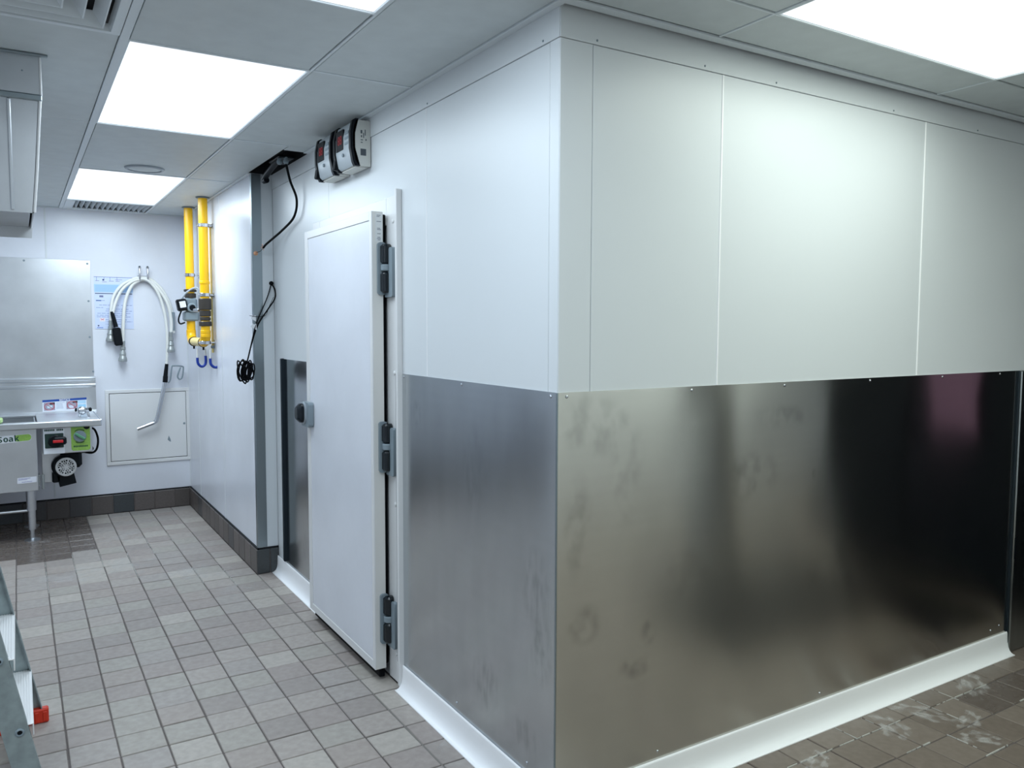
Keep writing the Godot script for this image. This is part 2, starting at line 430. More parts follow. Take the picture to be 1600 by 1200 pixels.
func setting() -> void:
	var fl := struct("floor")
	obj("grout_bed", slab(Vector3(-3.4, -0.12, -5.3), Vector3(6.1, -0.004, 3.6)), M.grout, fl)
	# columns and rows of 150 mm quarry tiles, one straight movement joint in front of the cold room door
	var xs := []
	var x := -0.130
	while x > -3.3: xs.append([x - 0.1545, x]); x -= 0.1545
	xs.append([-0.130, -0.003])
	x = -0.003
	while x < 5.9: xs.append([x, x + 0.155]); x += 0.155
	var spots := []
	for c in xs:
		for k in range(-35, 22):
			var z0 := 0.138 + 0.1555 * (k - 1)
			var mid := Vector3((c[0] + c[1]) / 2, 0, z0 + 0.078)
			if mid.z < BW + 0.02 or mid.z > 3.4: continue
			if mid.x > 0.02 and mid.z < 0.0: continue
			if mid.x > -0.11 and mid.z < -2.96: continue
			spots.append([mid, c[1] - c[0], (mid - EYE).length(), on_screen(mid)])
	spots.sort_custom(func(a, b): return (a[3] and not b[3]) or (a[3] == b[3] and a[2] < b[2]))
	var shapes := {}
	var far := MB.new()
	for i in spots.size():
		var mid: Vector3 = spots[i][0]
		var w: float = spots[i][1] - 0.0055
		if mid.x > -0.13 and mid.x < 0.0: w -= 0.003
		var brown := clampf((mid.x + 0.2) / 0.6, 0.0, 1.0) if mid.z > -0.3 else 0.0
		var wet: bool = (mid.z < -3.95 + 0.12 * sin(mid.x * 9.0) and mid.z > -4.5 and mid.x < -0.88) or (mid.x < -0.95 and mid.z < -4.4)
		if mid.x > 1.85 and mid.x < 2.4 and mid.z > 0.13 and mid.z < 0.35: wet = true
		if i < 300 and spots[i][3]:
			var kind := rng.randi_range(0, 2)
			var key := "%.4f_%d" % [w, kind]
			if not shapes.has(key):
				var b := MB.new()
				var g := 0.148 + 0.0012 * kind
				var tip := Basis(Vector3(1, 0, 0), (kind - 1) * 0.003)
				b.box(Vector3(-w / 2, -0.009, -g / 2), Vector3(w / 2, 0.0, g / 2), 0.0022, tip)
				shapes[key] = b.mesh()
			var m: Material = M.tiles[rng.randi_range(0, 6)]
			if brown > 0.5: m = M.tiles_brown[rng.randi_range(0, 2)]
			if wet: m = M.wet
			var o := put("tile", shapes[key], m, fl, mid + Vector3(rng.randf_range(-0.0008, 0.0008), rng.randf_range(-0.0006, 0.0008), rng.randf_range(-0.0012, 0.0012)))
			o.rotation.y = rng.randf_range(-0.004, 0.004)
		else:
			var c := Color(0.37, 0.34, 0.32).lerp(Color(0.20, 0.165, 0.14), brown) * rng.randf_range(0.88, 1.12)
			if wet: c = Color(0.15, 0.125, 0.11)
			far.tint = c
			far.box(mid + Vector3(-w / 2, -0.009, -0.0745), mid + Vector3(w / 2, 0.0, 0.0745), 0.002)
	var fo := obj("far_tiles", far, M.tiles_far, fl)
	fo.set_meta("kind", "stuff")
	obj("movement_joint", slab(Vector3(-0.1335, -0.006, -2.94), Vector3(-0.1275, -0.0005, 3.3)), mat(Color(0.47, 0.45, 0.43), 0.8), fl)
	# dried lime left along some joints: [x or z of the joint, from, to, along x?]
	var salt := MB.new()
	for s in [[0.447, 1.52, 1.66, 1], [0.291, 1.30, 1.44, 1], [0.291, 2.06, 2.30, 1], [0.138, 0.80, 1.10, 1], [0.138, 1.14, 1.50, 1], [0.138, 1.74, 2.10, 1], [1.392, 0.0, 0.10, 0], [1.237, 0.02, 0.14, 0], [1.702, 0.02, 0.27, 0], [1.547, 0.291, 0.40, 0], [1.857, 0.0, 0.16, 0],
			[-1.2115, -3.9, -3.2, 0], [-1.057, -4.0, -3.55, 0], [-0.9025, -3.95, -3.6, 0], [-0.748, -3.85, -3.25, 0], [-0.5935, -4.2, -3.75, 0], [-0.439, -3.3, -2.95, 0], [-0.2845, -3.2, -2.8, 0], [-0.439, -4.3, -4.0, 0]]:
		var a: float = s[1]
		while a < s[2]:
			var L := minf(rng.randf_range(0.015, 0.06), s[2] - a)
			var hw := rng.randf_range(0.0010, 0.0026)
			if s[3] == 1: salt.box(Vector3(a, -0.005, s[0] - hw), Vector3(a + L, 0.0012, s[0] + hw), 0.0008)
			else: salt.box(Vector3(s[0] - hw, -0.005, a), Vector3(s[0] + hw, 0.0012, a + L), 0.0008)
			a += L + rng.randf_range(0.0, 0.02)
	obj("lime_crust", salt, M.salt, fl).set_meta("kind", "stuff")
	for s in [[0.98, 0.16, 0.20, 0.11, 0.3], [1.42, 0.15, 0.26, 0.16, 1.1], [1.62, 0.14, 0.28, 0.16, 2.0], [2.05, 0.10, 0.35, 0.16, 0.6], [1.62, 0.37, 0.20, 0.14, 2.6], [1.72, 0.27, 0.24, 0.12, 0.2],
			[-0.45, -3.2, 0.45, 0.5, 0.0], [-0.75, -3.6, 0.6, 0.5, 1.2], [-1.1, -3.5, 0.5, 0.6, 2.2], [-0.3, -2.75, 0.3, 0.3, 0.7], [-1.2, -4.45, 0.16, 0.12, 0.4], [-0.05, -0.6, 0.14, 0.10, 0.4], [-0.7, -4.3, 0.5, 0.4, 0.4]]:
		var q := MB.new()
		var B := Basis(Vector3.UP, s[4])
		var c := Vector3(s[0], 0.0018, s[1])
		q.quad(c + B * Vector3(-s[2] / 2, 0, -s[3] / 2), c + B * Vector3(s[2] / 2, 0, -s[3] / 2), c + B * Vector3(s[2] / 2, 0, s[3] / 2), c + B * Vector3(-s[2] / 2, 0, s[3] / 2), Vector3.UP)
		obj("lime_stain", q, M.stain if s[0] > 0.0 else M.stain_faint, fl)
	# back wall, clad in white sheets with upright joints
	var wb := struct("wall_back")
	obj("wall_core", slab(Vector3(-3.4, 0, BW - 0.16), Vector3(0.2, CE + 0.1, BW - 0.004)), M.white_dull, wb)
	var cuts := [-3.4, -2.32, -1.105, -0.12]
	for i in 3:
		obj("cladding_panel", slab(Vector3(cuts[i] + 0.0015, 0.158, BW - 0.004), Vector3(cuts[i + 1] - 0.0015, CE, BW), 0.0015), M.wall, wb)
		if i < 2: obj("joint_strip", slab(Vector3(cuts[i + 1] - 0.006, 0.158, BW - 0.002), Vector3(cuts[i + 1] + 0.006, CE, BW + 0.0015), 0.001), M.white, wb)
	obj("sealant_bead", slab(Vector3(-3.3, 0.148, BW - 0.002), Vector3(-0.12, 0.158, BW + 0.003), 0.001), M.gap, wb)
	# alcove wall with the gas pipes and its short return beside the cold room
	var wa := struct("wall_alcove")
	obj("wall_core", slab(Vector3(-0.116, 0, BW - 0.16), Vector3(0.2, CE + 0.1, -2.964)), M.white_dull, wa)
	var zc := [BW, -4.72, -3.85, -2.96]
	for i in 3:
		obj("cladding_panel", slab(Vector3(-0.12, 0.158, zc[i] + 0.0015), Vector3(-0.116, CE, zc[i + 1] - 0.0015), 0.0012), M.wall, wa)
		if i > 0: obj("joint_strip", slab(Vector3(-0.1215, 0.158, zc[i] - 0.004), Vector3(-0.118, CE, zc[i] + 0.004), 0.001), M.white, wa)
	obj("cladding_panel", slab(Vector3(-0.118, 0.158, -2.964), Vector3(-0.001, CE, -2.96), 0.001), M.white_dull, wa)
	obj("corner_strip", slab(Vector3(-0.124, 0.158, BW), Vector3(-0.116, CE, BW + 0.008), 0.002), M.white, wa)
	obj("sealant_bead", slab(Vector3(-0.128, 0.148, BW), Vector3(-0.116, 0.158, -2.952), 0.002), M.gap, wa)
	obj("sealant_bead", slab(Vector3(-0.128, 0.148, -2.962), Vector3(0.0, 0.158, -2.952), 0.002), M.gap, wa)
	# skirting tiles
	var bb := struct("baseboard_back")
	var t := -0.131
	var k2 := 0
	while t > -3.3:
		var w := 0.115 if k2 == 0 else 0.1535
		obj("tile", slab(Vector3(t - w + 0.002, 0.002, BW), Vector3(t - 0.002, 0.148, BW + 0.013), 0.004), M.base_tiles[[0, 2, 2, 3, 0, 1, 0, 1, 3, 1][k2 % 10]], bb)
		t -= w; k2 += 1
	obj("grout_line", slab(Vector3(-3.3, 0.0, BW), Vector3(-0.12, 0.146, BW + 0.009)), M.grout, bb)
	var ba := struct("baseboard_alcove")
	t = -2.949; k2 = 0
	while t > BW + 0.02:
		var w := minf(0.1535, t - BW - 0.013)
		obj("tile", slab(Vector3(-0.133, 0.002, t - w + 0.002), Vector3(-0.12, 0.148, t - 0.002), 0.004), M.base_tiles[[0, 2, 0, 2, 1, 0, 2][k2 % 7]], ba)
		t -= w; k2 += 1
	obj("tile", slab(Vector3(-0.131, 0.002, -2.96), Vector3(-0.056, 0.148, -2.946), 0.004), M.base_tiles[3], ba)
	obj("tile", slab(Vector3(-0.052, 0.002, -2.96), Vector3(-0.001, 0.148, -2.946), 0.004), M.base_tiles[3], ba)
	obj("grout_line", slab(Vector3(-0.129, 0.0, BW), Vector3(0.0, 0.146, -2.951)), M.grout, ba)
	# far sides of the room, outside the picture
	var wl := struct("wall_left")
	obj("wall_core", slab(Vector3(-3.46, 0, -5.3), Vector3(-3.3, CE + 0.1, 3.6)), M.wall, wl)
	var wr := struct("wall_rear")
	obj("wall_core", slab(Vector3(-3.4, 0, 3.4), Vector3(6.0, CE + 0.1, 3.56)), M.wall, wr)
	var we2 := struct("wall_end")
	obj("wall_core", slab(Vector3(5.9, 0, -0.1), Vector3(6.06, CE + 0.1, 3.6)), M.wall, we2)
	# grid ceiling
	var ce := struct("ceiling")
	obj("ceiling_slab", slab(Vector3(-3.4, CE + 0.10, -5.3), Vector3(6.1, CE + 0.2, 3.6)), M.gap, ce)
	var tile := func(x0: float, x1: float, z0: float, z1: float) -> void:
		obj("ceiling_panel", slab(Vector3(x0 + 0.0025, CE + 0.003, z0 + 0.0025), Vector3(x1 - 0.0025, CE + 0.016, z1 - 0.0025), 0.0015), M.ceiling, ce)
	# column between the aisle lights
	var a0 := -1.012; var a1 := -0.985; var b0 := -0.414; var b1 := -0.402
	tile.call(a1, b0, -0.932, -0.333)
	tile.call(a1, b0, -3.322, -2.148)
	# column along the cold room
	tile.call(b1, -0.028, -0.925, 0.05)
	tile.call(b1, -0.028, -2.14, -0.925)
	tile.call(b1, -0.132, -3.34, -2.14)
	obj("ceiling_panel", slab(Vector3(-0.130, CE + 0.003, -2.255), Vector3(-0.030, CE + 0.016, -2.1425), 0.0015), M.ceiling, ce)
	tile.call(b1, -0.122, BW, -3.34)
	# column left of the aisle
	tile.call(-1.64, a0, -2.155, -0.908)
	tile.call(-1.64, a0, -3.35, -2.155)
	tile.call(-1.64, a0, -4.55, -3.35)
	tile.call(-1.64, a0, BW, -4.55)
	tile.call(-3.3, -1.645, BW, -0.25)
	# over the long side of the cold room
	tile.call(-0.398, 0.55, 0.062, 0.272)
	tile.call(0.556, 1.706, 0.062, 0.266)
	tile.call(1.712, 2.90, 0.062, 0.272)
	tile.call(2.905, 5.9, 0.062, 0.272)
	tile.call(-0.398, 0.55, 0.277, 0.856)
	tile.call(1.714, 2.90, 0.277, 0.856)
	tile.call(2.905, 5.9, 0.277, 0.856)
	tile.call(-0.40, 5.9, 0.86, 2.285)
	tile.call(-0.40, 0.55, 2.29, 3.4); tile.call(0.55, 1.714, 2.875, 3.4); tile.call(1.714, 5.9, 2.29, 3.4)
	tile.call(-1.64, -0.402, 0.885, 3.4); tile.call(-2.2, a0, -0.25, 0.885)
	tile.call(-3.3, -2.77, -0.25, 3.4); tile.call(-2.76, -1.645, 1.005, 3.4)
	for z: Array in [[-0.932, -0.925], [-2.148, -2.14], [-3.345, -3.338]]:
		obj("cross_tee", slab(Vector3(b1, CE, z[0] - 0.002), Vector3(-0.132 if z[0] < -2.0 else -0.03, CE + 0.02, z[1] + 0.002), 0.001), M.tee, ce)
	for z: Array in [[-0.945, -0.932], [-0.333, -0.325], [-2.148, -2.142], [-3.33, -3.322]]:
		obj("cross_tee", slab(Vector3(a1, CE + 0.0005, z[0]), Vector3(b0, CE + 0.02, z[1]), 0.001), M.tee, ce)
	for z: float in [-2.155, -3.35, -4.55]:
		obj("cross_tee", slab(Vector3(-1.64, CE + 0.002, z - 0.003), Vector3(a0, CE + 0.02, z + 0.003), 0.001), M.tee, ce)
	obj("main_tee", slab(Vector3(a0, CE - 0.001, BW), Vector3(a1 - 0.001, CE + 0.02, 3.4), 0.0015), M.tee, ce)
	obj("main_tee", slab(Vector3(b0 + 0.001, CE, BW), Vector3(b1 - 0.001, CE + 0.02, 3.4), 0.0015), M.tee, ce)
	obj("main_tee", slab(Vector3(-0.398, CE, 0.268), Vector3(0.552, CE + 0.02, 0.276), 0.0015), M.tee, ce)
	for xx: float in [0.553, 1.709, 2.9025]:
		obj("cross_tee", slab(Vector3(xx - 0.004, CE, 0.06), Vector3(xx + 0.004, CE + 0.02, 3.4), 0.0015), M.tee, ce)
	# wall angles
	var wg := MB.new()
	wg.box(Vector3(-0.029, CE - 0.002, -2.256), Vector3(-0.001, CE + 0.006, 0.024), 0.001)
	obj("wall_angle", wg, M.tee, ce)
	obj("wall_angle", slab(Vector3(-0.029, CE - 0.002, 0.024), Vector3(5.9, CE + 0.006, 0.058), 0.001), M.tee, ce)
	obj("wall_angle", slab(Vector3(-3.3, CE - 0.004, BW), Vector3(-0.12, CE + 0.003, BW + 0.02), 0.001), M.tee, ce)
	obj("wall_angle", slab(Vector3(-0.14, CE - 0.004, BW), Vector3(-0.12, CE + 0.003, -2.96), 0.001), M.tee, ce)

# ---------------------------------------------------------------- the cold room's panels, sheets and coved skirting
func screw(at: Vector3, axis: Vector3, m: Material, parent: Node3D, r := 0.005) -> void:
	var b := MB.new()
	b.lathe(at, axis, [[r, 0.0], [r * 0.95, 0.0012], [r * 0.6, 0.0026], [0.0, 0.003]], 10)
	obj("screw", b, m, parent)

func sheet(lo: Vector3, hi: Vector3, out: Vector3, seed_ := 1) -> MB:
	# thin steel sheet, never quite flat: the face is a fine grid that bellies by about a millimetre; uv run with its sides
	var b := MB.new()
	var side := out.x < -0.5
	var f := FastNoiseLite.new()
	f.seed = seed_; f.frequency = 1.1; f.fractal_octaves = 2
	var wide := (hi.z - lo.z) if side else (hi.x - lo.x)
	var tall := hi.y - lo.y
	var P := func(u: float, v: float) -> Vector3:
		var edge := clampf(minf(minf(u, 1.0 - u) * wide, minf(v, 1.0 - v) * tall) / 0.10, 0.0, 1.0)
		var d: float = f.get_noise_2d(u * wide * 1.3, v * tall * 0.5) * 0.0022 * edge
		if side: return Vector3(lo.x - d * 0.8, lo.y + v * tall, lo.z + u * wide)
		return Vector3(lo.x + u * wide, lo.y + v * tall, hi.z + d)
	var nu := int(wide / 0.03) + 1; var nv := int(tall / 0.06) + 1
	var pts := []; var nrm := []
	for j in nv + 1:
		for i in nu + 1:
			var u := float(i) / nu; var v := float(j) / nv
			pts.append(P.call(u, v))
			var e := 0.004
			var du: Vector3 = P.call(minf(u + e, 1.0), v) - P.call(maxf(u - e, 0.0), v)
			var dv: Vector3 = P.call(u, minf(v + e, 1.0)) - P.call(u, maxf(v - e, 0.0))
			var n := du.cross(dv).normalized()
			nrm.append(n if n.dot(out) > 0.0 else -n)
	for j in nv:
		for i in nu:
			var k := j * (nu + 1) + i
			var q := [k, k + 1, k + nu + 2, k + nu + 1]
			var t := []
			for m in 4: t.append(Vector2(float(i + (1 if m == 1 or m == 2 else 0)) / nu, 1.0 - float(j + (1 if m > 1 else 0)) / nv))
			b.tri(pts[q[0]], pts[q[1]], pts[q[2]], nrm[q[0]], nrm[q[1]], nrm[q[2]], t[0], t[1], t[2])
			b.tri(pts[q[0]], pts[q[2]], pts[q[3]], nrm[q[0]], nrm[q[2]], nrm[q[3]], t[0], t[2], t[3])
	for y: float in [lo.y, hi.y]: b.quad(Vector3(lo.x, y, lo.z), Vector3(hi.x, y, lo.z), Vector3(hi.x, y, hi.z), Vector3(lo.x, y, hi.z), Vector3(0, y - (lo.y + hi.y) / 2, 0))
	if side:
		for z: float in [lo.z, hi.z]: b.quad(Vector3(lo.x, lo.y, z), Vector3(hi.x, lo.y, z), Vector3(hi.x, hi.y, z), Vector3(lo.x, hi.y, z), Vector3(0, 0, z - (lo.z + hi.z) / 2))
	else:
		for x: float in [lo.x, hi.x]: b.quad(Vector3(x, lo.y, lo.z), Vector3(x, lo.y, hi.z), Vector3(x, hi.y, hi.z), Vector3(x, hi.y, lo.z), Vector3(x - (lo.x + hi.x) / 2, 0, 0))
	return b

func cold_room() -> void:
	var wa := struct("wall_right")
	obj("wall_core", slab(Vector3(0.004, 0, -2.96), Vector3(0.1, CE + 0.1, -0.1)), M.white_dull, wa)
	var za := [-2.96, -1.955, -0.861, -0.0485]
	for i in 3:
		obj("insulated_panel", slab(Vector3(0.0, 0.0, za[i] + 0.0012), Vector3(0.006, 2.291, za[i + 1] - 0.0012), 0.0012), M.white, wa)
	obj("joint_strip", slab(Vector3(-0.001, 1.30, -0.8625), Vector3(0.004, 2.291, -0.8595), 0.0008), M.pvc, wa)
	obj("header_strip", slab(Vector3(-0.003, 2.2925, -2.96), Vector3(0.006, CE + 0.05, 0.0), 0.001), M.white, wa)
	for z: float in [-0.08, -0.843, -1.5, -2.1]: screw(Vector3(-0.003, 2.303, z), Vector3(-1, 0, 0), M.hinge_grey, wa, 0.0035)
	var wf := struct("wall_front")
	obj("wall_core", slab(Vector3(0.006, 0, -0.1), Vector3(5.95, CE + 0.1, -0.004)), M.white_dull, wf)
	# the corner piece folds round onto both sides
	var cp := MB.new()
	cp.prism(PackedVector2Array([Vector2(0, -0.0473), Vector2(0, -0.003), Vector2(0.003, 0), Vector2(0.1138, 0), Vector2(0.1138, -0.006), Vector2(0.006, -0.006), Vector2(0.006, -0.0473)]), Vector3(0, 0, 0), Vector3(1, 0, 0), Vector3(0, 0, 1), Vector3(0, 2.291, 0))
	obj("corner_panel", cp, M.white, wf)
	var xb := [0.115, 0.633, 1.741, 2.85, 3.96, 5.06, 5.9]
	for i in 6:
		obj("insulated_panel", slab(Vector3(xb[i] + 0.0012, 0.0, -0.006), Vector3(xb[i + 1] - 0.0012, 2.291, 0.0), 0.0012), M.white, wf)
	for i in [1, 2]:
		obj("joint_strip", slab(Vector3(xb[i] - 0.0035, 1.30, -0.004), Vector3(xb[i] + 0.0035, 2.291, 0.0022), 0.001), M.pvc, wf)
	obj("header_strip", slab(Vector3(0.0, 2.2925, -0.006), Vector3(5.9, CE + 0.05, 0.003), 0.001), M.white, wf)
	for x: float in [0.127, 0.55, 0.878, 1.526, 2.1]: screw(Vector3(x, 2.304, 0.003), Vector3(0, 0, 1), M.hinge_grey, wf, 0.0035)
	# stainless sheets on the lower walls
	var s1 := thing("steel_sheet", "grey stainless steel sheet between the white door frame and the outer corner", "wall panel", Vector3(0, 0.1, -0.55), "steel sheets cladding the cold room")
	obj("sheet", sheet(Vector3(-0.0028, 0.096, -1.088), Vector3(-0.0002, 1.2995, 0.0026), Vector3(-1, 0, 0)), M.steel_side, s1)
	obj("edge_trim", slab(Vector3(-0.022, 0.108, -1.112), Vector3(-0.0002, 1.302, -1.087), 0.003), M.dark_trim, s1).set_meta("label", "dark edge strip beside the door frame")
	for q: Vector2 in [Vector2(1.287, -1.072), Vector2(1.287, -0.58), Vector2(1.287, -0.03), Vector2(0.13, -0.62), Vector2(0.13, -0.15)]: screw(Vector3(-0.0028, q.x, q.y), Vector3(-1, 0, 0), M.chrome, s1)
	var s2 := thing("steel_sheet", "wide stainless steel sheet along the right side with a dark reflection", "wall panel", Vector3(1.25, 0.1, 0), "steel sheets cladding the cold room")
	obj("sheet", sheet(Vector3(0.0, 0.096, 0.0002), Vector3(2.505, 1.2995, 0.0028), Vector3(0, 0, 1), 5), M.steel, s2)
	for q: Vector2 in [Vector2(0.03, 1.287), Vector2(0.52, 1.287), Vector2(0.96, 1.287), Vector2(1.441, 1.289), Vector2(1.92, 1.289), Vector2(2.361, 1.289), Vector2(2.45, 0.14), Vector2(2.38, 0.13), Vector2(1.20, 0.125), Vector2(0.4, 0.125)]: screw(Vector3(q.x, q.y, 0.0028), Vector3(0, 0, 1), M.chrome, s2)
	obj("corner_bead", slab(Vector3(-0.0045, 0.096, -0.0015), Vector3(0.0, 1.2995, 0.0045), 0.0008), M.trim_steel, s2)
	var s3 := thing("steel_sheet", "narrow stainless steel sheet between the grey corner tiles and the white door", "wall panel", Vector3(0, 0.1, -2.5), "steel sheets cladding the cold room")
	obj("sheet", sheet(Vector3(-0.0028, 0.096, -2.775), Vector3(-0.0002, 1.2995, -2.19), Vector3(-1, 0, 0), 14), M.steel_side, s3)
	obj("edge_trim", slab(Vector3(-0.02, 0.108, -2.79), Vector3(-0.0002, 1.302, -2.765), 0.003), M.dark_trim, s3)
	# coved plastic skirting
	var cove := PackedVector2Array([Vector2(0, 0.098), Vector2(0.004, 0.102), Vector2(0.007, 0.100), Vector2(0.008, 0.094), Vector2(0.0085, 0.075), Vector2(0.009, 0.050), Vector2(0.012, 0.030), Vector2(0.018, 0.0165), Vector2(0.026, 0.008), Vector2(0.035, 0.004), Vector2(0.042, 0.0035), Vector2(0.042, 0.0), Vector2(0, 0)])
	var k1 := struct("baseboard_right")
	for r: Array in [[-1.085, 0.0], [-2.945, -2.12]]:
		var m := MB.new()
		m.prism(cove, Vector3(-0.003, 0, r[0]), Vector3(-1, 0, 0), Vector3(0, 1, 0), Vector3(0, 0, r[1] - r[0]), true)
		obj("coved_skirting", m, M.pvc, k1)
	var k2 := struct("baseboard_front")
	var m2 := MB.new()
	m2.prism(cove, Vector3(0.0, 0, 0.003), Vector3(0, 0, 1), Vector3(0, 1, 0), Vector3(2.515, 0, 0), true)
	obj("coved_skirting", m2, M.pvc, k2)
	# mitred outer corner
	var mc := MB.new()
	for i in range(1, cove.size() - 1):
		var a := cove[i]; var b := cove[(i + 1) % cove.size()]
		var e := Vector2((b - a).y, -(b - a).x).normalized()
		if e.y < 0.0: e = -e
		for side in 2:
			var A := Vector3(-0.003 - a.x, a.y, 0.0); var Bp := Vector3(-0.003 - b.x, b.y, 0.0)
			var A2 := Vector3(-0.003 - a.x, a.y, 0.003 + a.x); var B2 := Vector3(-0.003 - b.x, b.y, 0.003 + b.x)
			if side == 1:
				A = Vector3(0.0, a.y, 0.003 + a.x); Bp = Vector3(0.0, b.y, 0.003 + b.x)
			mc.quad(A, A2, B2, Bp, Vector3(-1, 0.7, 0) if side == 0 else Vector3(0, 0.7, 1))
	obj("corner_skirting", mc, M.pvc, k2)
	# steel-clad jamb at the right end
	var j := thing("steel_jamb", "dark stainless steel jamb at the far right end of the long steel sheet", "jamb", Vector3(2.7, 0, 0.02))
	obj("cladding", slab(Vector3(2.517, 0.004, 0.0002), Vector3(2.95, 1.2995, 0.018), 0.004), M.jamb, j)
	obj("edge_trim", slab(Vector3(2.508, 0.03, 0.0002), Vector3(2.516, 1.2995, 0.012), 0.002), M.dark_trim, j)
	obj("strike_plate", slab(Vector3(2.519, 0.44, 0.018), Vector3(2.527, 0.54, 0.021), 0.001), M.black, j)

# ---------------------------------------------------------------- cold room door
func door() -> void:
	var d := struct("door_1", Vector3(-0.05, 0, -1.64))
	var fr := MB.new()
	fr.box(Vector3(-0.012, 0.01, -1.215), Vector3(-0.0002, 2.01, -1.098), 0.002)
	fr.box(Vector3(-0.012, 0.01, -2.17), Vector3(-0.0002, 2.01, -2.06), 0.002)
	fr.box(Vector3(-0.012, 1.90, -2.06), Vector3(-0.0002, 2.01, -1.215), 0.002)
	var fo := obj("door_frame", fr, M.frame_white, d)
	obj("frame_lip", slab(Vector3(-0.024, 0.012, -1.104), Vector3(-0.0002, 2.03, -1.086), 0.002), M.frame_white, fo)
	for q: Vector2 in [Vector2(1.91, -1.145), Vector2(1.30, -1.14), Vector2(0.76, -1.14), Vector2(0.13, -1.14)]:
		var b := MB.new()
		b.lathe(Vector3(-0.012, q.x, q.y), Vector3(-1, 0, 0), [[0.009, 0], [0.009, 0.002], [0.006, 0.005], [0.0, 0.006]], 12)
		obj("screw_cap", b, M.frame_white, fo)
	obj("gasket", slab(Vector3(-0.034, 0.06, -2.06), Vector3(-0.012, 1.945, -1.224), 0.003), M.rubber, d)
	var z0 := -2.083; var z1 := -1.2; var y0 := 0.052; var y1 := 1.952; var xf := -0.083
	var lf := MB.new()
	lf.box(Vector3(xf + 0.004, y0, z0), Vector3(-0.033, y1, z1), 0.002)
	var leaf := obj("door_leaf", lf, M.edge_cream, d)
	var bd := MB.new()
	var w := 0.045
	bd.box(Vector3(xf, y0, z0), Vector3(xf + 0.006, y1, z0 + w), 0.0015)
	bd.box(Vector3(xf, y0, z1 - 0.026), Vector3(xf + 0.006, y1, z1), 0.0015)
	bd.box(Vector3(xf, y1 - 0.036, z0 + w), Vector3(xf + 0.006, y1, z1 - 0.026), 0.0015)
	bd.box(Vector3(xf, y0, z0 + w), Vector3(xf + 0.006, y0 + 0.036, z1 - 0.026), 0.0015)
	obj("leaf_border", bd, M.frame_white, leaf)
	obj("leaf_panel", slab(Vector3(xf + 0.0022, y0 + 0.038, z0 + w + 0.003), Vector3(xf + 0.006, y1 - 0.038, z1 - 0.029), 0.001), M.wall, leaf)
	obj("bottom_seal", slab(Vector3(-0.06, 0.012, z0 + 0.01), Vector3(-0.035, y0, z1 - 0.01), 0.003), M.rubber, leaf)
	# printed label on the hinge edge
	var im := Image.create(48, 128, false, Image.FORMAT_RGB8)
	im.fill(Color(0.86, 0.87, 0.87))
	for r in [[10, 8, 26], [10, 14, 20], [8, 36, 32], [12, 66, 22], [12, 72, 26], [12, 90, 24], [14, 106, 20], [10, 112, 28], [16, 118, 18]]:
		for q in r[2]:
			if (q * 7 + r[1] * 3) % 5 != 0: im.fill_rect(Rect2i(r[0] + q, r[1], 1, 3), Color(0.35, 0.38, 0.42))
	var lb := MB.new()
	lb.quad(Vector3(-0.066, 1.83, z1 + 0.0006), Vector3(-0.036, 1.83, z1 + 0.0006), Vector3(-0.036, 1.945, z1 + 0.0006), Vector3(-0.066, 1.945, z1 + 0.0006), Vector3(0, 0, 1))
	for i in lb.uv.size(): lb.uv[i].y = 1.0 - lb.uv[i].y
	obj("rating_label", lb, print_mat(im), leaf)
	for yc: float in [1.722, 0.992, 0.268]:
		var h := MB.new()   # backing plates: one on the leaf's edge, one on the frame
		h.prism(rounded(0.036, 0.212, 0.012), Vector3(-0.043, yc, z1), Vector3(1, 0, 0), Vector3(0, 1, 0), Vector3(0, 0, 0.012), true)
		var hp := obj("hinge", h, M.hinge_grey, d)
		var fp := MB.new()
		fp.prism(PackedVector2Array([Vector2(-1.197, yc - 0.115), Vector2(-1.130, yc - 0.115), Vector2(-1.122, yc - 0.107), Vector2(-1.122, yc + 0.075), Vector2(-1.128, yc + 0.083), Vector2(-1.150, yc + 0.083), Vector2(-1.158, yc + 0.075), Vector2(-1.158, yc + 0.0), Vector2(-1.197, yc - 0.01)]), Vector3(-0.012, 0, 0), Vector3(0, 0, 1), Vector3(0, 1, 0), Vector3(-0.016, 0, 0), true)
		obj("frame_plate", fp, M.hinge_grey, hp)
		for s: Array in [[yc + 0.018, yc + 0.100], [yc - 0.098, yc - 0.012]]:
			var kn := MB.new()
			var c := Vector3(-0.028, s[0], z1 + 0.022)
			var H: float = s[1] - s[0]
			kn.lathe(c, Vector3.UP, [[0.0, 0.0], [0.016, 0.0], [0.021, 0.006], [0.0215, H - 0.01], [0.016, H - 0.002], [0.0, H]], 18)
			kn.box(Vector3(-0.051, s[0] + 0.004, z1 + 0.004), Vector3(-0.008, s[1] - 0.006, z1 + 0.026), 0.005)
			obj("knuckle", kn, M.hinge_dark, hp)
		var band := MB.new()
		band.cyl(Vector3(-0.028, yc - 0.010, z1 + 0.022), Vector3(-0.028, yc + 0.016, z1 + 0.022), 0.0235, 18, 0.003)
		band.box(Vector3(-0.036, yc - 0.010, z1 + 0.012), Vector3(-0.012, yc + 0.004, z1 + 0.035), 0.003)
		obj("collar", band, M.hinge_grey, hp)
	# latch at the free edge
	var ha := MB.new()
	ha.prism(rounded(0.115, 0.122, 0.016), Vector3(xf, 1.052, z0 + 0.048), Vector3(0, 0, 1), Vector3(0, 1, 0), Vector3(-0.026, 0, 0), true)
	ha.box(Vector3(xf - 0.024, 0.995, z0 - 0.016), Vector3(-0.04, 1.108, z0 + 0.002), 0.006)
	var hd := obj("latch", ha, M.hinge_grey, d)
	var kb := MB.new()
	var kc := Vector3(xf - 0.024, 1.058, z0 + 0.030)
	var out := rounded(0.070, 0.094, 0.028, 6)
	var small := rounded(0.044, 0.060, 0.019, 6)
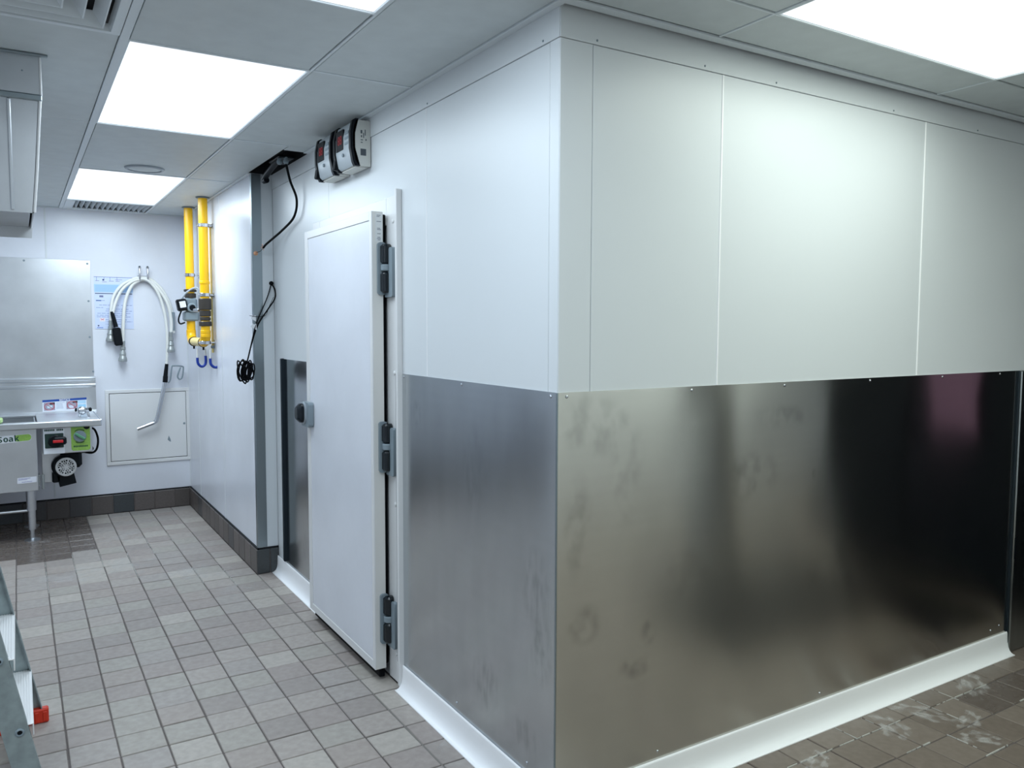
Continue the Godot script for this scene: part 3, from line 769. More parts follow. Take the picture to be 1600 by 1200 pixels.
	var cnt := out.size()
	for i in cnt:   # a rounded grip that swells towards the hand
		var k := (i + 1) % cnt
		var ring := func(p: PackedVector2Array, q: int, x: float) -> Vector3: return kc + Vector3(x, p[q].y, p[q].x)
		var na := Vector3(-0.25, out[i].y, out[i].x).normalized(); var nb := Vector3(-0.25, out[k].y, out[k].x).normalized()
		kb.smooth4([ring.call(out, i, 0.0), ring.call(out, k, 0.0), ring.call(out, k, -0.024), ring.call(out, i, -0.024)], [na, nb, nb, na])
		kb.smooth4([ring.call(out, i, -0.024), ring.call(out, k, -0.024), ring.call(small, k, -0.042), ring.call(small, i, -0.042)], [(na + Vector3(-0.8, 0, 0)).normalized(), (nb + Vector3(-0.8, 0, 0)).normalized(), Vector3(-1, 0, 0), Vector3(-1, 0, 0)])
		kb.tri(kc + Vector3(-0.045, 0, 0), ring.call(small, i, -0.042), ring.call(small, k, -0.042), Vector3(-1, 0, 0), Vector3(-1, 0, 0), Vector3(-1, 0, 0))
	obj("grip", kb, M.hinge_dark, hd)
	var bz := MB.new()
	bz.prism(rounded(0.086, 0.108, 0.034, 6), kc, Vector3(0, 0, 1), Vector3(0, 1, 0), Vector3(-0.010, 0, 0), true)
	obj("bezel", bz, M.grey_plastic, hd)
	var st := MB.new()
	st.box(Vector3(-0.036, 1.01, z0 - 0.05), Vector3(-0.012, 1.13, z0 - 0.012), 0.006)
	obj("strike", st, M.hinge_dark, d)

# ---------------------------------------------------------------- two temperature controllers under the ceiling
func controllers() -> void:
	var z_at := [[-1.62, -1.40, "right of the two temperature controllers, with its grey printed side in view"], [-1.875, -1.655, "left of the two temperature controllers, the one nearer the hanging black cable"]]
	for q in z_at:
		var z0: float = q[0]; var z1: float = q[1]
		var t := thing("temperature_controller", q[2], "controller", Vector3(0, 2.16, (z0 + z1) / 2), "temperature controllers above the cold room door")
		var prof := PackedVector2Array([Vector2(0.0, 2.168), Vector2(0.05, 2.168), Vector2(0.066, 2.185), Vector2(0.077, 2.24), Vector2(0.077, 2.30), Vector2(0.066, 2.35), Vector2(0.06, 2.357), Vector2(0.0, 2.357)])
		var b := MB.new()
		b.prism(prof, Vector3(-0.004, 0, z0), Vector3(-1, 0, 0), Vector3(0, 1, 0), Vector3(0, 0, z1 - z0), true)
		obj("housing", b, M.control_side, t)
		var f := MB.new()   # face follows the bulge of the front
		f.prism(PackedVector2Array([Vector2(0.060, 2.172), Vector2(0.072, 2.183), Vector2(0.083, 2.24), Vector2(0.083, 2.30), Vector2(0.072, 2.351), Vector2(0.066, 2.354), Vector2(0.076, 2.30), Vector2(0.076, 2.24)]), Vector3(-0.004, 0, z0 + 0.022), Vector3(-1, 0, 0), Vector3(0, 1, 0), Vector3(0, 0, z1 - z0 - 0.044), true)
		obj("face_plate", f, M.control_face, t)
		for zz: float in [z0, z1 - 0.021]:
			var s := MB.new()
			s.prism(PackedVector2Array([Vector2(0.046, 2.166), Vector2(0.070, 2.166), Vector2(0.078, 2.182), Vector2(0.089, 2.24), Vector2(0.089, 2.305), Vector2(0.078, 2.354), Vector2(0.066, 2.362), Vector2(0.052, 2.362), Vector2(0.068, 2.30), Vector2(0.068, 2.24)]), Vector3(-0.004, 0, zz - 0.0005), Vector3(-1, 0, 0), Vector3(0, 1, 0), Vector3(0, 0, 0.0215), true)
			obj("side_bar", s, M.black, t)
		var la := MB.new()
		la.box(Vector3(-0.094, 2.176, z0 - 0.004), Vector3(-0.066, 2.222, z0 + 0.018), 0.004, Basis(Vector3(0, 0, 1), -0.15), Vector3(-0.08, 2.2, z0))
		obj("cover_clip", la, M.black, t)
		var sc := slab(Vector3(-0.0895, 2.248, z0 + 0.030), Vector3(-0.080, 2.335, z0 + 0.118), 0.002)
		var so := obj("display", sc, M.black, t)
		var dg := MB.new()
		for dig in 2:   # seven-segment 88
			var zc := z0 + 0.066 + dig * 0.026; var yc := 2.292; var x := -0.0902
			for s: Array in [[0, 0.016, 1], [0, 0.0, 1], [0, -0.016, 1], [-0.008, 0.008, 0], [0.008, 0.008, 0], [-0.008, -0.008, 0], [0.008, -0.008, 0]]:
				var hz := 0.0065 if s[2] == 1 else 0.0018
				var hy := 0.0018 if s[2] == 1 else 0.0065
				dg.box(Vector3(x - 0.0004, yc + s[1] - hy, zc + s[0] - hz), Vector3(x + 0.0008, yc + s[1] + hy, zc + s[0] + hz))
		var rm := mat(Color(0.5, 0.02, 0.05), 0.4)
		rm.emission_enabled = true; rm.emission = Color(0.9, 0.05, 0.12); rm.emission_energy_multiplier = 0.09
		obj("display_digits", dg, rm, so)
		for r in 3:
			obj("key", slab(Vector3(-0.0888, 2.262 + r * 0.022, z0 + 0.135), Vector3(-0.084, 2.274 + r * 0.022, z0 + 0.180), 0.002), M.hinge_grey, t)
		var kn := MB.new()
		kn.cyl(Vector3(-0.084, 2.225, z0 + 0.11), Vector3(-0.091, 2.225, z0 + 0.11), 0.008, 14, 0.002)
		obj("button", kn, M.hinge_grey, t)
		var im := Image.create(32, 80, false, Image.FORMAT_RGB8)
		im.fill(Color(0.80, 0.80, 0.78))
		for r in [[5, 14, 6, 8], [6, 26, 4, 5], [20, 12, 3, 14], [14, 20, 3, 12], [5, 36, 8, 2], [5, 42, 7, 2], [22, 34, 4, 4], [4, 58, 20, 16]]:
			im.fill_rect(Rect2i(r[0], r[1], r[2], r[3]), Color(0.28, 0.31, 0.34))
		var lb := MB.new()
		lb.quad(Vector3(-0.054, 2.20, z1 + 0.0005), Vector3(-0.014, 2.20, z1 + 0.0005), Vector3(-0.014, 2.34, z1 + 0.0005), Vector3(-0.054, 2.34, z1 + 0.0005), Vector3(0, 0, 1))
		for i in lb.uv.size(): lb.uv[i].y = 1.0 - lb.uv[i].y
		obj("printed_side", lb, print_mat(im), t)
		var lid := slab(Vector3(-0.062, 2.1645, z0 + 0.025), Vector3(-0.008, 2.169, z1 - 0.025), 0.002)
		obj("base_cover", lid, M.control_side, t)

# ---------------------------------------------------------------- steel corner trim, ceiling hatch and loose cables in the alcove
func alcove_cables() -> void:
	var t := thing("corner_guard", "tall dull steel corner guard on the wall edge left of the alcove", "corner guard", Vector3(-0.12, 0.158, -2.96))
	var m := MB.new()
	m.prism(PackedVector2Array([Vector2(-0.1235, -2.990), Vector2(-0.1235, -2.9585), Vector2(-0.1215, -2.9565), Vector2(-0.068, -2.9565), Vector2(-0.068, -2.9595), Vector2(-0.1205, -2.9595), Vector2(-0.1205, -2.990)]), Vector3(0, 0.160, 0), Vector3(1, 0, 0), Vector3(0, 0, 1), Vector3(0, CE - 0.163, 0))
	obj("angle", m, M.trim_steel, t)
	obj("splice", slab(Vector3(-0.1245, 0.50, -2.958), Vector3(-0.110, 0.60, -2.9555), 0.001), M.trim_steel, t)
	# open hatch
	var h := thing("ceiling_hatch", "dark open hole in the ceiling with cable glands above the alcove", "hatch", Vector3(-0.08, CE, -2.6))
	var b := MB.new()
	b.box(Vector3(-0.130, CE + 0.085, -2.95), Vector3(0.0, CE + 0.095, -2.257))
	b.box(Vector3(-0.133, CE + 0.004, -2.95), Vector3(-0.130, CE + 0.095, -2.257))
	b.box(Vector3(-0.0045, CE + 0.001, -2.95), Vector3(-0.0035, CE + 0.095, -2.257))
	b.box(Vector3(-0.133, CE + 0.016, -2.257), Vector3(0.0, CE + 0.095, -2.250))
	b.box(Vector3(-0.133, CE + 0.001, -2.957), Vector3(-0.002, CE + 0.095, -2.950))
	obj("void_lining", b, M.gap, h)
	obj("mounting_bracket", slab(Vector3(-0.115, CE - 0.004, -2.60), Vector3(-0.03, CE + 0.010, -2.40), 0.004), M.black, h)
	for q: Vector2 in [Vector2(-0.101, -2.44), Vector2(-0.075, -2.41)]:
		var g := MB.new()
		g.lathe(Vector3(q.x, CE - 0.035, q.y), Vector3.UP, [[0.0, 0.0], [0.009, 0.0], [0.014, 0.008], [0.014, 0.018], [0.011, 0.020], [0.011, 0.036]], 12)
		obj("cable_gland", g, M.hinge_grey, h)
	var arm := MB.new()
	arm.tube(curve([Vector3(-0.085, CE + 0.01, -2.48), Vector3(-0.084, CE - 0.006, -2.60), Vector3(-0.080, CE - 0.030, -2.76), Vector3(-0.080, CE - 0.055, -2.84), Vector3(-0.074, CE - 0.058, -2.80)], 5), 0.017, 10)
	obj("black_conduit", arm, M.black, h)
	# power cable with bared copper ends
	var c := thing("power_cable", "black power cable hanging from the ceiling hatch in a curve with bared copper ends", "cable", Vector3(-0.07, CE - 0.04, -2.5))
	var zc := -2.80
	var path := [Vector3(-0.075, CE - 0.03, -2.41), Vector3(-0.045, 2.26, -2.44), Vector3(-0.024, 2.16, -2.40), Vector3(-0.022, 2.075, -2.46), Vector3(-0.028, 2.025, -2.66), Vector3(-0.050, 1.985, -2.80), Vector3(-0.070, 1.958, -2.86), Vector3(-0.078, 1.942, -2.885)]
	var cb := MB.new()
	cb.tube(curve(path, 8), 0.0065, 10)
	obj("sheath", cb, M.rubber, c)
	for q in 4:
		var w := MB.new()
		var e := Vector3(-0.070 - 0.016 * (q % 2), 1.930 + 0.010 * q, -2.905 + 0.014 * q)
		w.tube(curve([Vector3(-0.078, 1.944, -2.885), (Vector3(-0.078, 1.944, -2.885) + e) / 2 + Vector3(-0.006, 0.004, 0.004), e], 4), 0.0018, 6)
		obj("copper_wire", w, M.copper, c)
	var w2 := MB.new()
	w2.tube(curve([Vector3(-0.078, 1.942, -2.885), Vector3(-0.085, 1.925, -2.925), Vector3(-0.104, 1.918, -2.95)], 5), 0.0014, 6)
	obj("earth_wire", w2, M.rubber, c)
	var cap := MB.new()
	cap.lathe(Vector3(-0.104, 1.914, -2.956), Vector3(0, 0, 1), [[0.013, 0.0], [0.013, 0.003], [0.007, 0.006], [0.004, 0.014], [0.0, 0.014]], 12)
	obj("earth_tag", cap, M.copper, c)
	# sensor leads out of a grommet
	var s := thing("sensor_lead", "thin black sensor leads from a round grommet, ending in a tangled coil", "cable", Vector3(-0.02, 1.74, -2.955))
	var g2 := MB.new()
	g2.lathe(Vector3(-0.016, 1.742, -2.9605), Vector3(0, 0, 1), [[0.013, 0.0], [0.013, 0.006], [0.009, 0.009], [0.0, 0.009]], 14)
	obj("grommet", g2, M.rubber, s)
	var L := [[Vector3(-0.016, 1.742, -2.952), Vector3(0.0 - 0.004, 1.70, -2.925), Vector3(-0.008, 1.65, -2.92), Vector3(-0.05, 1.58, -2.935), Vector3(-0.10, 1.50, -2.945), Vector3(-0.135, 1.40, -2.95), Vector3(-0.165, 1.28, -2.955)],
		[Vector3(-0.018, 1.740, -2.952), Vector3(-0.045, 1.66, -2.94), Vector3(-0.085, 1.565, -2.945), Vector3(-0.115, 1.49, -2.945), Vector3(-0.142, 1.38, -2.952), Vector3(-0.165, 1.28, -2.952)]]
	for q in L:
		var m3 := MB.new()
		m3.tube(curve(q, 8), 0.0042 if q.size() == 7 else 0.0032, 8)
		obj("lead", m3, M.rubber, s)
	var loop := MB.new()
	loop.tube(curve([Vector3(-0.012, 1.66, -2.93), Vector3(-0.04, 1.60, -2.93), Vector3(-0.06, 1.55, -2.94), Vector3(-0.115, 1.545, -2.945), Vector3(-0.15, 1.55, -2.945)], 6), 0.0014, 6)
	obj("thin_wire", loop, M.rubber, s)
	var coil := MB.new()
	for k in 12:
		var pts := []
		var a := rng.randf_range(-0.5, 0.5)
		var wv := rng.randf_range(0.014, 0.030); var hv := rng.randf_range(0.045, 0.066)
		var cx := rng.randf_range(-0.03, 0.03)
		for i in 21:
			var th := TAU * i / 20.0
			var p := Vector2(cos(th) * wv + cx, sin(th) * hv * (1.0 + 0.12 * sin(th * 2 + k))).rotated(a * 0.6)
			pts.append(Vector3(-0.170 + p.x, 1.225 + p.y, -2.958 + 0.010 * sin(th + k) - 0.004 * k * 0.3))
		coil.tube(pts, 0.0042, 6, false)
	obj("wire_coil", coil, M.rubber, s)
	for q: Array in [[Vector3(-0.125, 1.485, -2.95), 0.4], [Vector3(-0.125, 1.535, -2.952), -0.3]]:
		var pp := MB.new()
		pp.prism(PackedVector2Array([Vector2(-0.018, 0.0), Vector2(0.0, -0.012), Vector2(0.016, -0.020), Vector2(0.014, 0.018), Vector2(0.0, 0.012), Vector2(-0.008, 0.020)]), q[0], Vector3(cos(q[1]), 0, sin(q[1])), Vector3(0, 1, 0), Vector3(0, 0, 0.003))
		obj("paper_tag", pp, M.paper, s)

# ---------------------------------------------------------------- gas pipes on the alcove wall
func gas_pipes() -> void:
	var ax := -0.186
	var zl := -4.60; var zr := -4.05; var yb := 1.338
	var t := thing("gas_pipe", "yellow U-shaped gas pipe with shut-off valve on the white alcove wall", "pipe", Vector3(ax, yb, -4.3))
	var R := 0.031
	for q: Array in [[zl, 1, -1.0], [zr, 0, 1.0]]:
		var b := MB.new()
		b.cyl(Vector3(ax, yb + 0.11, q[0]), Vector3(ax, CE, q[0]), R, 24)
		obj("riser", b, M.yellow, t)
		var e := MB.new()
		var pts := []
		for k in 9:
			var th := PI / 2 * k / 8.0
			pts.append(Vector3(ax, yb + 0.11 - 0.075 * sin(th) - 0.0, q[0] - q[2] * 0.075 * (1.0 - cos(th))))
		e.tube(pts, R + 0.003, 20)
		obj("elbow", e, M.yellow, t)
		for yy: float in [yb + 0.11, 1.72 if q[1] == 1 else 1.79, 1.42]:
			var sl := MB.new()
			sl.cyl(Vector3(ax, yy - 0.012, q[0]), Vector3(ax, yy + 0.012, q[0]), R + 0.0035, 24, 0.004)
			obj("socket_band", sl, M.yellow, t)
		var fl := MB.new()
		fl.cyl(Vector3(ax, CE - 0.006, q[0]), Vector3(ax, CE, q[0]), R + 0.014, 20, 0.002)
		obj("ceiling_collar", fl, M.hinge_grey, t)
	var hz := MB.new()
	hz.cyl(Vector3(ax, yb + 0.035, zl + 0.07), Vector3(ax, yb + 0.035, zr - 0.07), R, 20)
	obj("crossover", hz, M.pale_yellow, t)
	for z: float in [zl + 0.10, zr - 0.09]:
		var cl := MB.new()
		cl.cyl(Vector3(ax, yb + 0.035, z - 0.014), Vector3(ax, yb + 0.035, z + 0.014), R + 0.005, 20, 0.003)
		cl.cyl(Vector3(ax, yb - 0.02, z), Vector3(ax, yb + 0.005, z), 0.007, 8)
		obj("crossover_clamp", cl, M.black, t)
	# pipe clips on studs
	for q: Array in [[zr, 2.185], [zr, 1.705], [zl, 1.872], [zr - 0.02, 1.372]]:
		var c := MB.new()
		c.cyl(Vector3(ax, q[1] - 0.012, q[0]), Vector3(ax, q[1] + 0.012, q[0]), R + 0.006, 24, 0.002)
		c.cyl(Vector3(ax - R - 0.004, q[1], q[0] + 0.018), Vector3(ax - R - 0.004, q[1], q[0] - 0.018), 0.007, 8)
		var co := obj("pipe_clip", c, M.chrome, t)
		var sd := MB.new()
		sd.cyl(Vector3(ax + R, q[1], q[0]), Vector3(-0.12, q[1], q[0]), 0.006, 8)
		sd.cyl(Vector3(-0.126, q[1], q[0]), Vector3(-0.12, q[1], q[0]), 0.02, 12)
		obj("stud", sd, M.chrome, co)
	# solenoid valve on the far riser
	var v := MB.new()
	v.box(Vector3(ax - 0.052, 1.525, zl - 0.055), Vector3(ax + 0.052, 1.60, zl + 0.055), 0.012)
	v.box(Vector3(ax - 0.044, 1.60, zl - 0.045), Vector3(ax + 0.044, 1.70, zl + 0.045), 0.016)
	v.cyl(Vector3(ax, 1.625, zl + 0.02), Vector3(ax - 0.002, 1.625, zl + 0.075), 0.034, 18, 0.005)
	var vo := obj("gas_valve", v, M.hinge_grey, t)
	var hole := MB.new()
	hole.cyl(Vector3(ax, 1.625, zl + 0.075), Vector3(ax, 1.625, zl + 0.079), 0.022, 16, 0.002)
	obj("actuator_cap", hole, M.black, vo)
	var un := MB.new()
	un.cyl(Vector3(ax, 1.70, zl), Vector3(ax, 1.735, zl), 0.042, 8, 0.004)
	un.cyl(Vector3(ax, 1.745, zl), Vector3(ax, 1.765, zl), 0.046, 8, 0.004)
	obj("union_nut", un, M.bronze, t)
	var coil := MB.new()
	coil.box(Vector3(ax - 0.105, 1.60, zl + 0.01), Vector3(ax - 0.035, 1.69, zl + 0.075), 0.010, Basis(Vector3(0, 0, 1), 0.18), Vector3(ax - 0.07, 1.645, zl))
	var cc := obj("solenoid_coil", coil, M.black, vo)
	var lab := MB.new()
	lab.box(Vector3(ax - 0.088, 1.625, zl + 0.075), Vector3(ax - 0.045, 1.672, zl + 0.077), 0.0, Basis(Vector3(0, 0, 1), 0.18), Vector3(ax - 0.07, 1.645, zl))
	obj("coil_label", lab, M.paper, cc)
	var cn := MB.new()
	cn.tube(curve([Vector3(ax - 0.068, 1.69, zl + 0.04), Vector3(ax - 0.04, 1.735, zl + 0.06), Vector3(ax + 0.01, 1.77, zl + 0.08), Vector3(ax + 0.04, 1.765, zl + 0.10), Vector3(ax + 0.05, 1.70, zl + 0.10)], 6), 0.007, 8)
	obj("grey_conduit", cn, M.grey_plastic, t)
	var lp := MB.new()
	lp.tube(curve([Vector3(ax - 0.075, 1.60, zl + 0.05), Vector3(ax - 0.095, 1.54, zl + 0.05), Vector3(ax - 0.085, 1.505, zl + 0.05), Vector3(ax - 0.05, 1.515, zl + 0.05)], 6), 0.006, 8)
	obj("coil_lead", lp, M.black, t)
	# dark fitting stack on the near riser
	for q: Array in [[1.60, 1.68, 0.043, 10], [1.555, 1.597, 0.038, 20], [1.525, 1.552, 0.036, 20], [1.487, 1.521, 0.043, 8]]:
		var f := MB.new()
		f.cyl(Vector3(ax, q[0], zr), Vector3(ax, q[1], zr), q[2], q[3], 0.005)
		obj("pipe_fitting", f, M.bronze, t)
	var sp := MB.new()
	sp.cyl(Vector3(ax - 0.03, 1.60, zr - 0.05), Vector3(ax - 0.05, 1.60, zr - 0.12), 0.012, 10, 0.003)
	obj("test_point", sp, M.chrome, t)
	# blue tipped hooks below
	var hk := thing("blue_hook", "pair of blue rubber-tipped wire hooks under the yellow pipe bend", "hook", Vector3(ax, 1.2, -4.05))
	for q: Array in [[-0.218, -4.20, 0.07], [-0.165, -4.02, 0.085]]:
		var w := MB.new()
		var x0: float = q[0]; var z0: float = q[1]; var g: float = q[2]
		w.tube([Vector3(x0, 1.325, z0), Vector3(x0, 1.245, z0)], 0.005, 8)
		obj("wire", w, M.hose, hk)
		w = MB.new()
		w.tube([Vector3(x0 + g * 0.8, 1.325, z0), Vector3(x0 + g * 0.8, 1.245, z0)], 0.005, 8)
		obj("wire", w, M.hose, hk)
		var u := MB.new()
		u.tube(curve([Vector3(x0, 1.262, z0), Vector3(x0 + 0.004, 1.220, z0), Vector3(x0 + g * 0.4, 1.198, z0), Vector3(x0 + g * 0.78, 1.218, z0), Vector3(x0 + g * 0.8, 1.275, z0)], 6), 0.0095, 10)
		obj("blue_sleeve", u, M.blue, hk)
	var sm := thing("white_pipe", "thin white pipe on the alcove wall beside the yellow pipes", "pipe", Vector3(-0.13, 1.3, -4.06))
	var p := MB.new()
	p.cyl(Vector3(-0.131, 1.30, -4.10), Vector3(-0.131, 2.19, -4.10), 0.008, 10)
	obj("tube", p, M.pale_yellow, sm)
	for y: float in [1.705, 1.34, 2.19]:
		obj("clip", slab(Vector3(-0.142, y - 0.01, -4.115), Vector3(-0.12, y + 0.01, -4.085), 0.002), M.hinge_grey, sm)

# ---------------------------------------------------------------- on the back wall: notice, hoses, wand, access panel
func back_wall_things() -> void:
	# printed notice
	var im := Image.create(220, 320, false, Image.FORMAT_RGB8)
	im.fill(Color(0.80, 0.84, 0.93))
	var ink := Color(0.38, 0.45, 0.68)
	im.fill_rect(Rect2i(0, 0, 220, 3), ink)
	for x in [14, 56, 90, 130]: im.fill_rect(Rect2i(x, 2, 2, 22), ink)
	for q in [[8, 24, 22], [46, 30, 26], [84, 24, 28], [120, 14, 40], [122, 24, 24]]: im.fill_rect(Rect2i(q[0], q[1], q[2], 3), Color(0.55, 0.55, 0.72))
	im.fill_rect(Rect2i(48, 14, 10, 10), Color(0.18, 0.22, 0.45))
	im.fill_rect(Rect2i(0, 46, 220, 48), Color(0.66, 0.79, 0.93))
	for y in [54, 62, 70, 78, 86]: im.fill_rect(Rect2i(6, y, 200 - (y * 7) % 60, 2), Color(0.50, 0.66, 0.86))
	im.fill_rect(Rect2i(4, 100, 212, 5), Color(0.25, 0.30, 0.42))
	im.fill_rect(Rect2i(28, 114, 22, 12), Color(0.42, 0.45, 0.60))
	for q in [[8, 144, 30], [42, 144, 20], [26, 172, 110], [150, 172, 64], [8, 188, 40], [60, 196, 130], [60, 208, 150], [14, 222, 190], [10, 234, 170], [10, 244, 196], [60, 262, 120], [60, 274, 150], [60, 288, 90]]:
		for x in range(0, q[2], 4):
			if (x * 5 + q[1]) % 7 != 0: im.fill_rect(Rect2i(q[0] + x, q[1], 3, 3), ink)
	im.fill_rect(Rect2i(8, 143, 30, 6), Color(0.22, 0.36, 0.60))
	im.fill_rect(Rect2i(26, 252, 30, 22), Color(0.92, 0.88, 0.90))
	for k in 18: im.fill_rect(Rect2i(30 + k, 256 + k / 2, 2, 2), Color(0.75, 0.25, 0.35)); im.fill_rect(Rect2i(50 - k, 256 + k / 2, 2, 2), Color(0.75, 0.25, 0.35))
	im.fill_rect(Rect2i(14, 296, 8, 8), Color(0.15, 0.18, 0.4))
	im.fill_rect(Rect2i(10, 310, 34, 4), Color(0.25, 0.40, 0.75))
	var a := bw(-0.786, 1.483, 0.0); var c := bw(-0.510, 1.893, 0.0)
	var n := thing("notice_sheet", "printed paper notice with blue bands taped to the wall behind the white hoses", "notice", Vector3((a.x + c.x) / 2, a.y, BW))
	var q := MB.new()
	q.quad(Vector3(a.x, a.y, BW + 0.003), Vector3(c.x, a.y, BW + 0.003), Vector3(c.x, c.y, BW + 0.003), Vector3(a.x, c.y, BW + 0.003), Vector3(0, 0, 1))
	for i in q.uv.size(): q.uv[i].y = 1.0 - q.uv[i].y
	obj("print", q, print_mat(im), n)
	obj("backing", slab(Vector3(a.x, a.y, BW + 0.0005), Vector3(c.x, c.y, BW + 0.0026)), M.paper, n)
	# hook rail
	var hp := bw(-0.433, 1.89)
	var hk := thing("hose_hook", "chrome double wall hook holding up the white hoses", "hook", hp)
	obj("base_plate", slab(hp + Vector3(-0.042, -0.02, 0.0005), hp + Vector3(0.042, 0.02, 0.008), 0.003), M.chrome, hk)
	for s: float in [-0.029, 0.029]:
		var m := MB.new()
		var o := hp + Vector3(s, 0, 0)
		m.tube(curve([o + Vector3(0, -0.018, 0.006), o + Vector3(0, -0.026, 0.03), o + Vector3(0, -0.012, 0.055), o + Vector3(0, 0.03, 0.062), o + Vector3(0, 0.075, 0.055)], 6), 0.0075, 8)
		m.lathe(o + Vector3(0, 0.070, 0.055), Vector3(0, 1, 0), [[0.0, 0.0], [0.011, 0.004], [0.012, 0.014], [0.007, 0.024], [0.0, 0.026]], 10)
		obj("hook_arm", m, M.chrome, hk)
	var P := func(x: float, y: float, d: float) -> Vector3: return bw(x, y, d)
	# three hoses over the hooks, each with its end fittings
	var runs := [
		["white hose with grey stepped couplings, its long left end hanging lowest", [P.call(-0.598, 1.37, 0.05), P.call(-0.592, 1.52, 0.05), P.call(-0.572, 1.70, 0.045), P.call(-0.525, 1.82, 0.04), P.call(-0.470, 1.868, 0.04), P.call(-0.433, 1.877, 0.035), P.call(-0.395, 1.868, 0.045), P.call(-0.330, 1.81, 0.05), P.call(-0.262, 1.69, 0.06), P.call(-0.238, 1.55, 0.06), P.call(-0.242, 1.44, 0.06)]],
		["white hose hanging outermost with a grey coupling left beside the black plug", [P.call(-0.678, 1.53, 0.03), P.call(-0.672, 1.64, 0.03), P.call(-0.652, 1.74, 0.025), P.call(-0.590, 1.83, 0.025), P.call(-0.500, 1.882, 0.025), P.call(-0.433, 1.893, 0.020), P.call(-0.370, 1.875, 0.025), P.call(-0.290, 1.79, 0.03), P.call(-0.238, 1.67, 0.03), P.call(-0.222, 1.55, 0.035), P.call(-0.222, 1.45, 0.045)]],
		["white hose with a black plug at left and a metal spray wand at right", [P.call(-0.668, 1.60, 0.065), P.call(-0.640, 1.70, 0.06), P.call(-0.595, 1.79, 0.055), P.call(-0.525, 1.855, 0.05), P.call(-0.465, 1.878, 0.05), P.call(-0.433, 1.882, 0.055), P.call(-0.385, 1.855, 0.055), P.call(-0.330, 1.77, 0.06), P.call(-0.290, 1.63, 0.06), P.call(-0.272, 1.46, 0.06), P.call(-0.275, 1.30, 0.06), P.call(-0.283, 1.19, 0.06)]]]
	for i in 3:
		var r: Array = runs[i][1]
		var h := thing("washing_hose", runs[i][0], "hose", r[5], "white hoses on the wall hook")
		var m := MB.new()
		m.tube(curve(r, 8), 0.0125 if i < 2 else 0.011, 12)
		obj("hose", m, M.hose, h)
		var ends := [[r[0], (r[0] - r[1]).normalized()]]
		if i < 1: ends.append([r[-1], (r[-1] - r[-2]).normalized()])
		if i < 2:
			for e in ends:
				var k := MB.new()
				k.lathe(e[0] - e[1] * 0.02, e[1], [[0.014, 0.0], [0.016, 0.004], [0.015, 0.045], [0.019, 0.048], [0.019, 0.070], [0.015, 0.074], [0.017, 0.078], [0.024, 0.105], [0.024, 0.112], [0.022, 0.116], [0.031, 0.142], [0.032, 0.160], [0.028, 0.164], [0.0, 0.164]], 18)
				obj("coupling", k, M.coupling, h)
			if i == 1:
				var st := MB.new()
				st.tube([P.call(-0.2205, 1.62, 0.036), P.call(-0.2205, 1.47, 0.046)], 0.0135, 10)
				obj("printed_sleeve", st, M.hinge_grey, h)
		else:
			var d: Vector3 = Vector3(0.22, -1, 0).normalized()
			var k := MB.new()
			k.lathe(r[0], d, [[0.012, -0.02], [0.014, 0.0], [0.017, 0.10], [0.017, 0.104]], 12)
			k.box(r[0] + Vector3(0.0, -0.245, -0.02), r[0] + Vector3(0.060, -0.105, 0.025), 0.010, Basis(Vector3(0, 0, 1), 0.12), r[0] + Vector3(0.03, -0.17, 0))
			obj("black_plug", k, M.black, h)
			var w := MB.new()
			w.tube([P.call(-0.281, 1.20, 0.06), P.call(-0.293, 1.10, 0.06)], 0.013, 12, true, 0.017)
			w.tube([P.call(-0.293, 1.10, 0.06), P.call(-0.297, 1.05, 0.06)], 0.019, 12)
			obj("wand_grip", w, M.black, h)
			var ww := MB.new()
			var el := P.call(-0.372, 0.745, 0.06) as Vector3
			ww.tube(curve([P.call(-0.297, 1.06, 0.06), P.call(-0.318, 0.96, 0.06), P.call(-0.347, 0.83, 0.06), P.call(-0.366, 0.755, 0.06), P.call(-0.385, 0.728, 0.06), P.call(-0.45, 0.703, 0.06), P.call(-0.515, 0.680, 0.06)], 7), 0.0155, 14)
			obj("spray_wand", ww, M.chrome, h)
			var wr := MB.new()
			wr.tube(curve([P.call(-0.275, 1.045, 0.06), P.call(-0.258, 1.07, 0.06), P.call(-0.243, 1.17, 0.06), P.call(-0.228, 1.183, 0.06), P.call(-0.165, 1.178, 0.06), P.call(-0.155, 1.16, 0.06), P.call(-0.165, 1.09, 0.06), P.call(-0.185, 1.072, 0.06), P.call(-0.200, 1.09, 0.06), P.call(-0.195, 1.12, 0.06), P.call(-0.175, 1.17, 0.06)], 6), 0.006, 8)
			obj("wand_hanger", wr, M.hinge_grey, h)
	# access panel
	var p0 := bw(-0.735, 0.392); var p1 := bw(-0.103, 0.998)
	var ap := thing("access_panel", "square white access panel with a lock, low on the back wall", "access panel", Vector3((p0.x + p1.x) / 2, p0.y, BW))
	var f := MB.new()
	var w3 := 0.028
	f.box(Vector3(p0.x, p0.y, BW + 0.0003), Vector3(p1.x, p0.y + w3, BW + 0.010), 0.003)
	f.box(Vector3(p0.x, p1.y - w3, BW + 0.0003), Vector3(p1.x, p1.y, BW + 0.010), 0.003)
	f.box(Vector3(p0.x, p0.y + w3, BW + 0.0003), Vector3(p0.x + w3, p1.y - w3, BW + 0.010), 0.003)
	f.box(Vector3(p1.x - w3, p0.y + w3, BW + 0.0003), Vector3(p1.x, p1.y - w3, BW + 0.010), 0.003)
	obj("frame", f, M.frame_white, ap)
	obj("shadow_gap", slab(Vector3(p0.x + w3, p0.y + w3, BW + 0.0003), Vector3(p1.x - w3, p1.y - w3, BW + 0.001)), M.gap, ap)
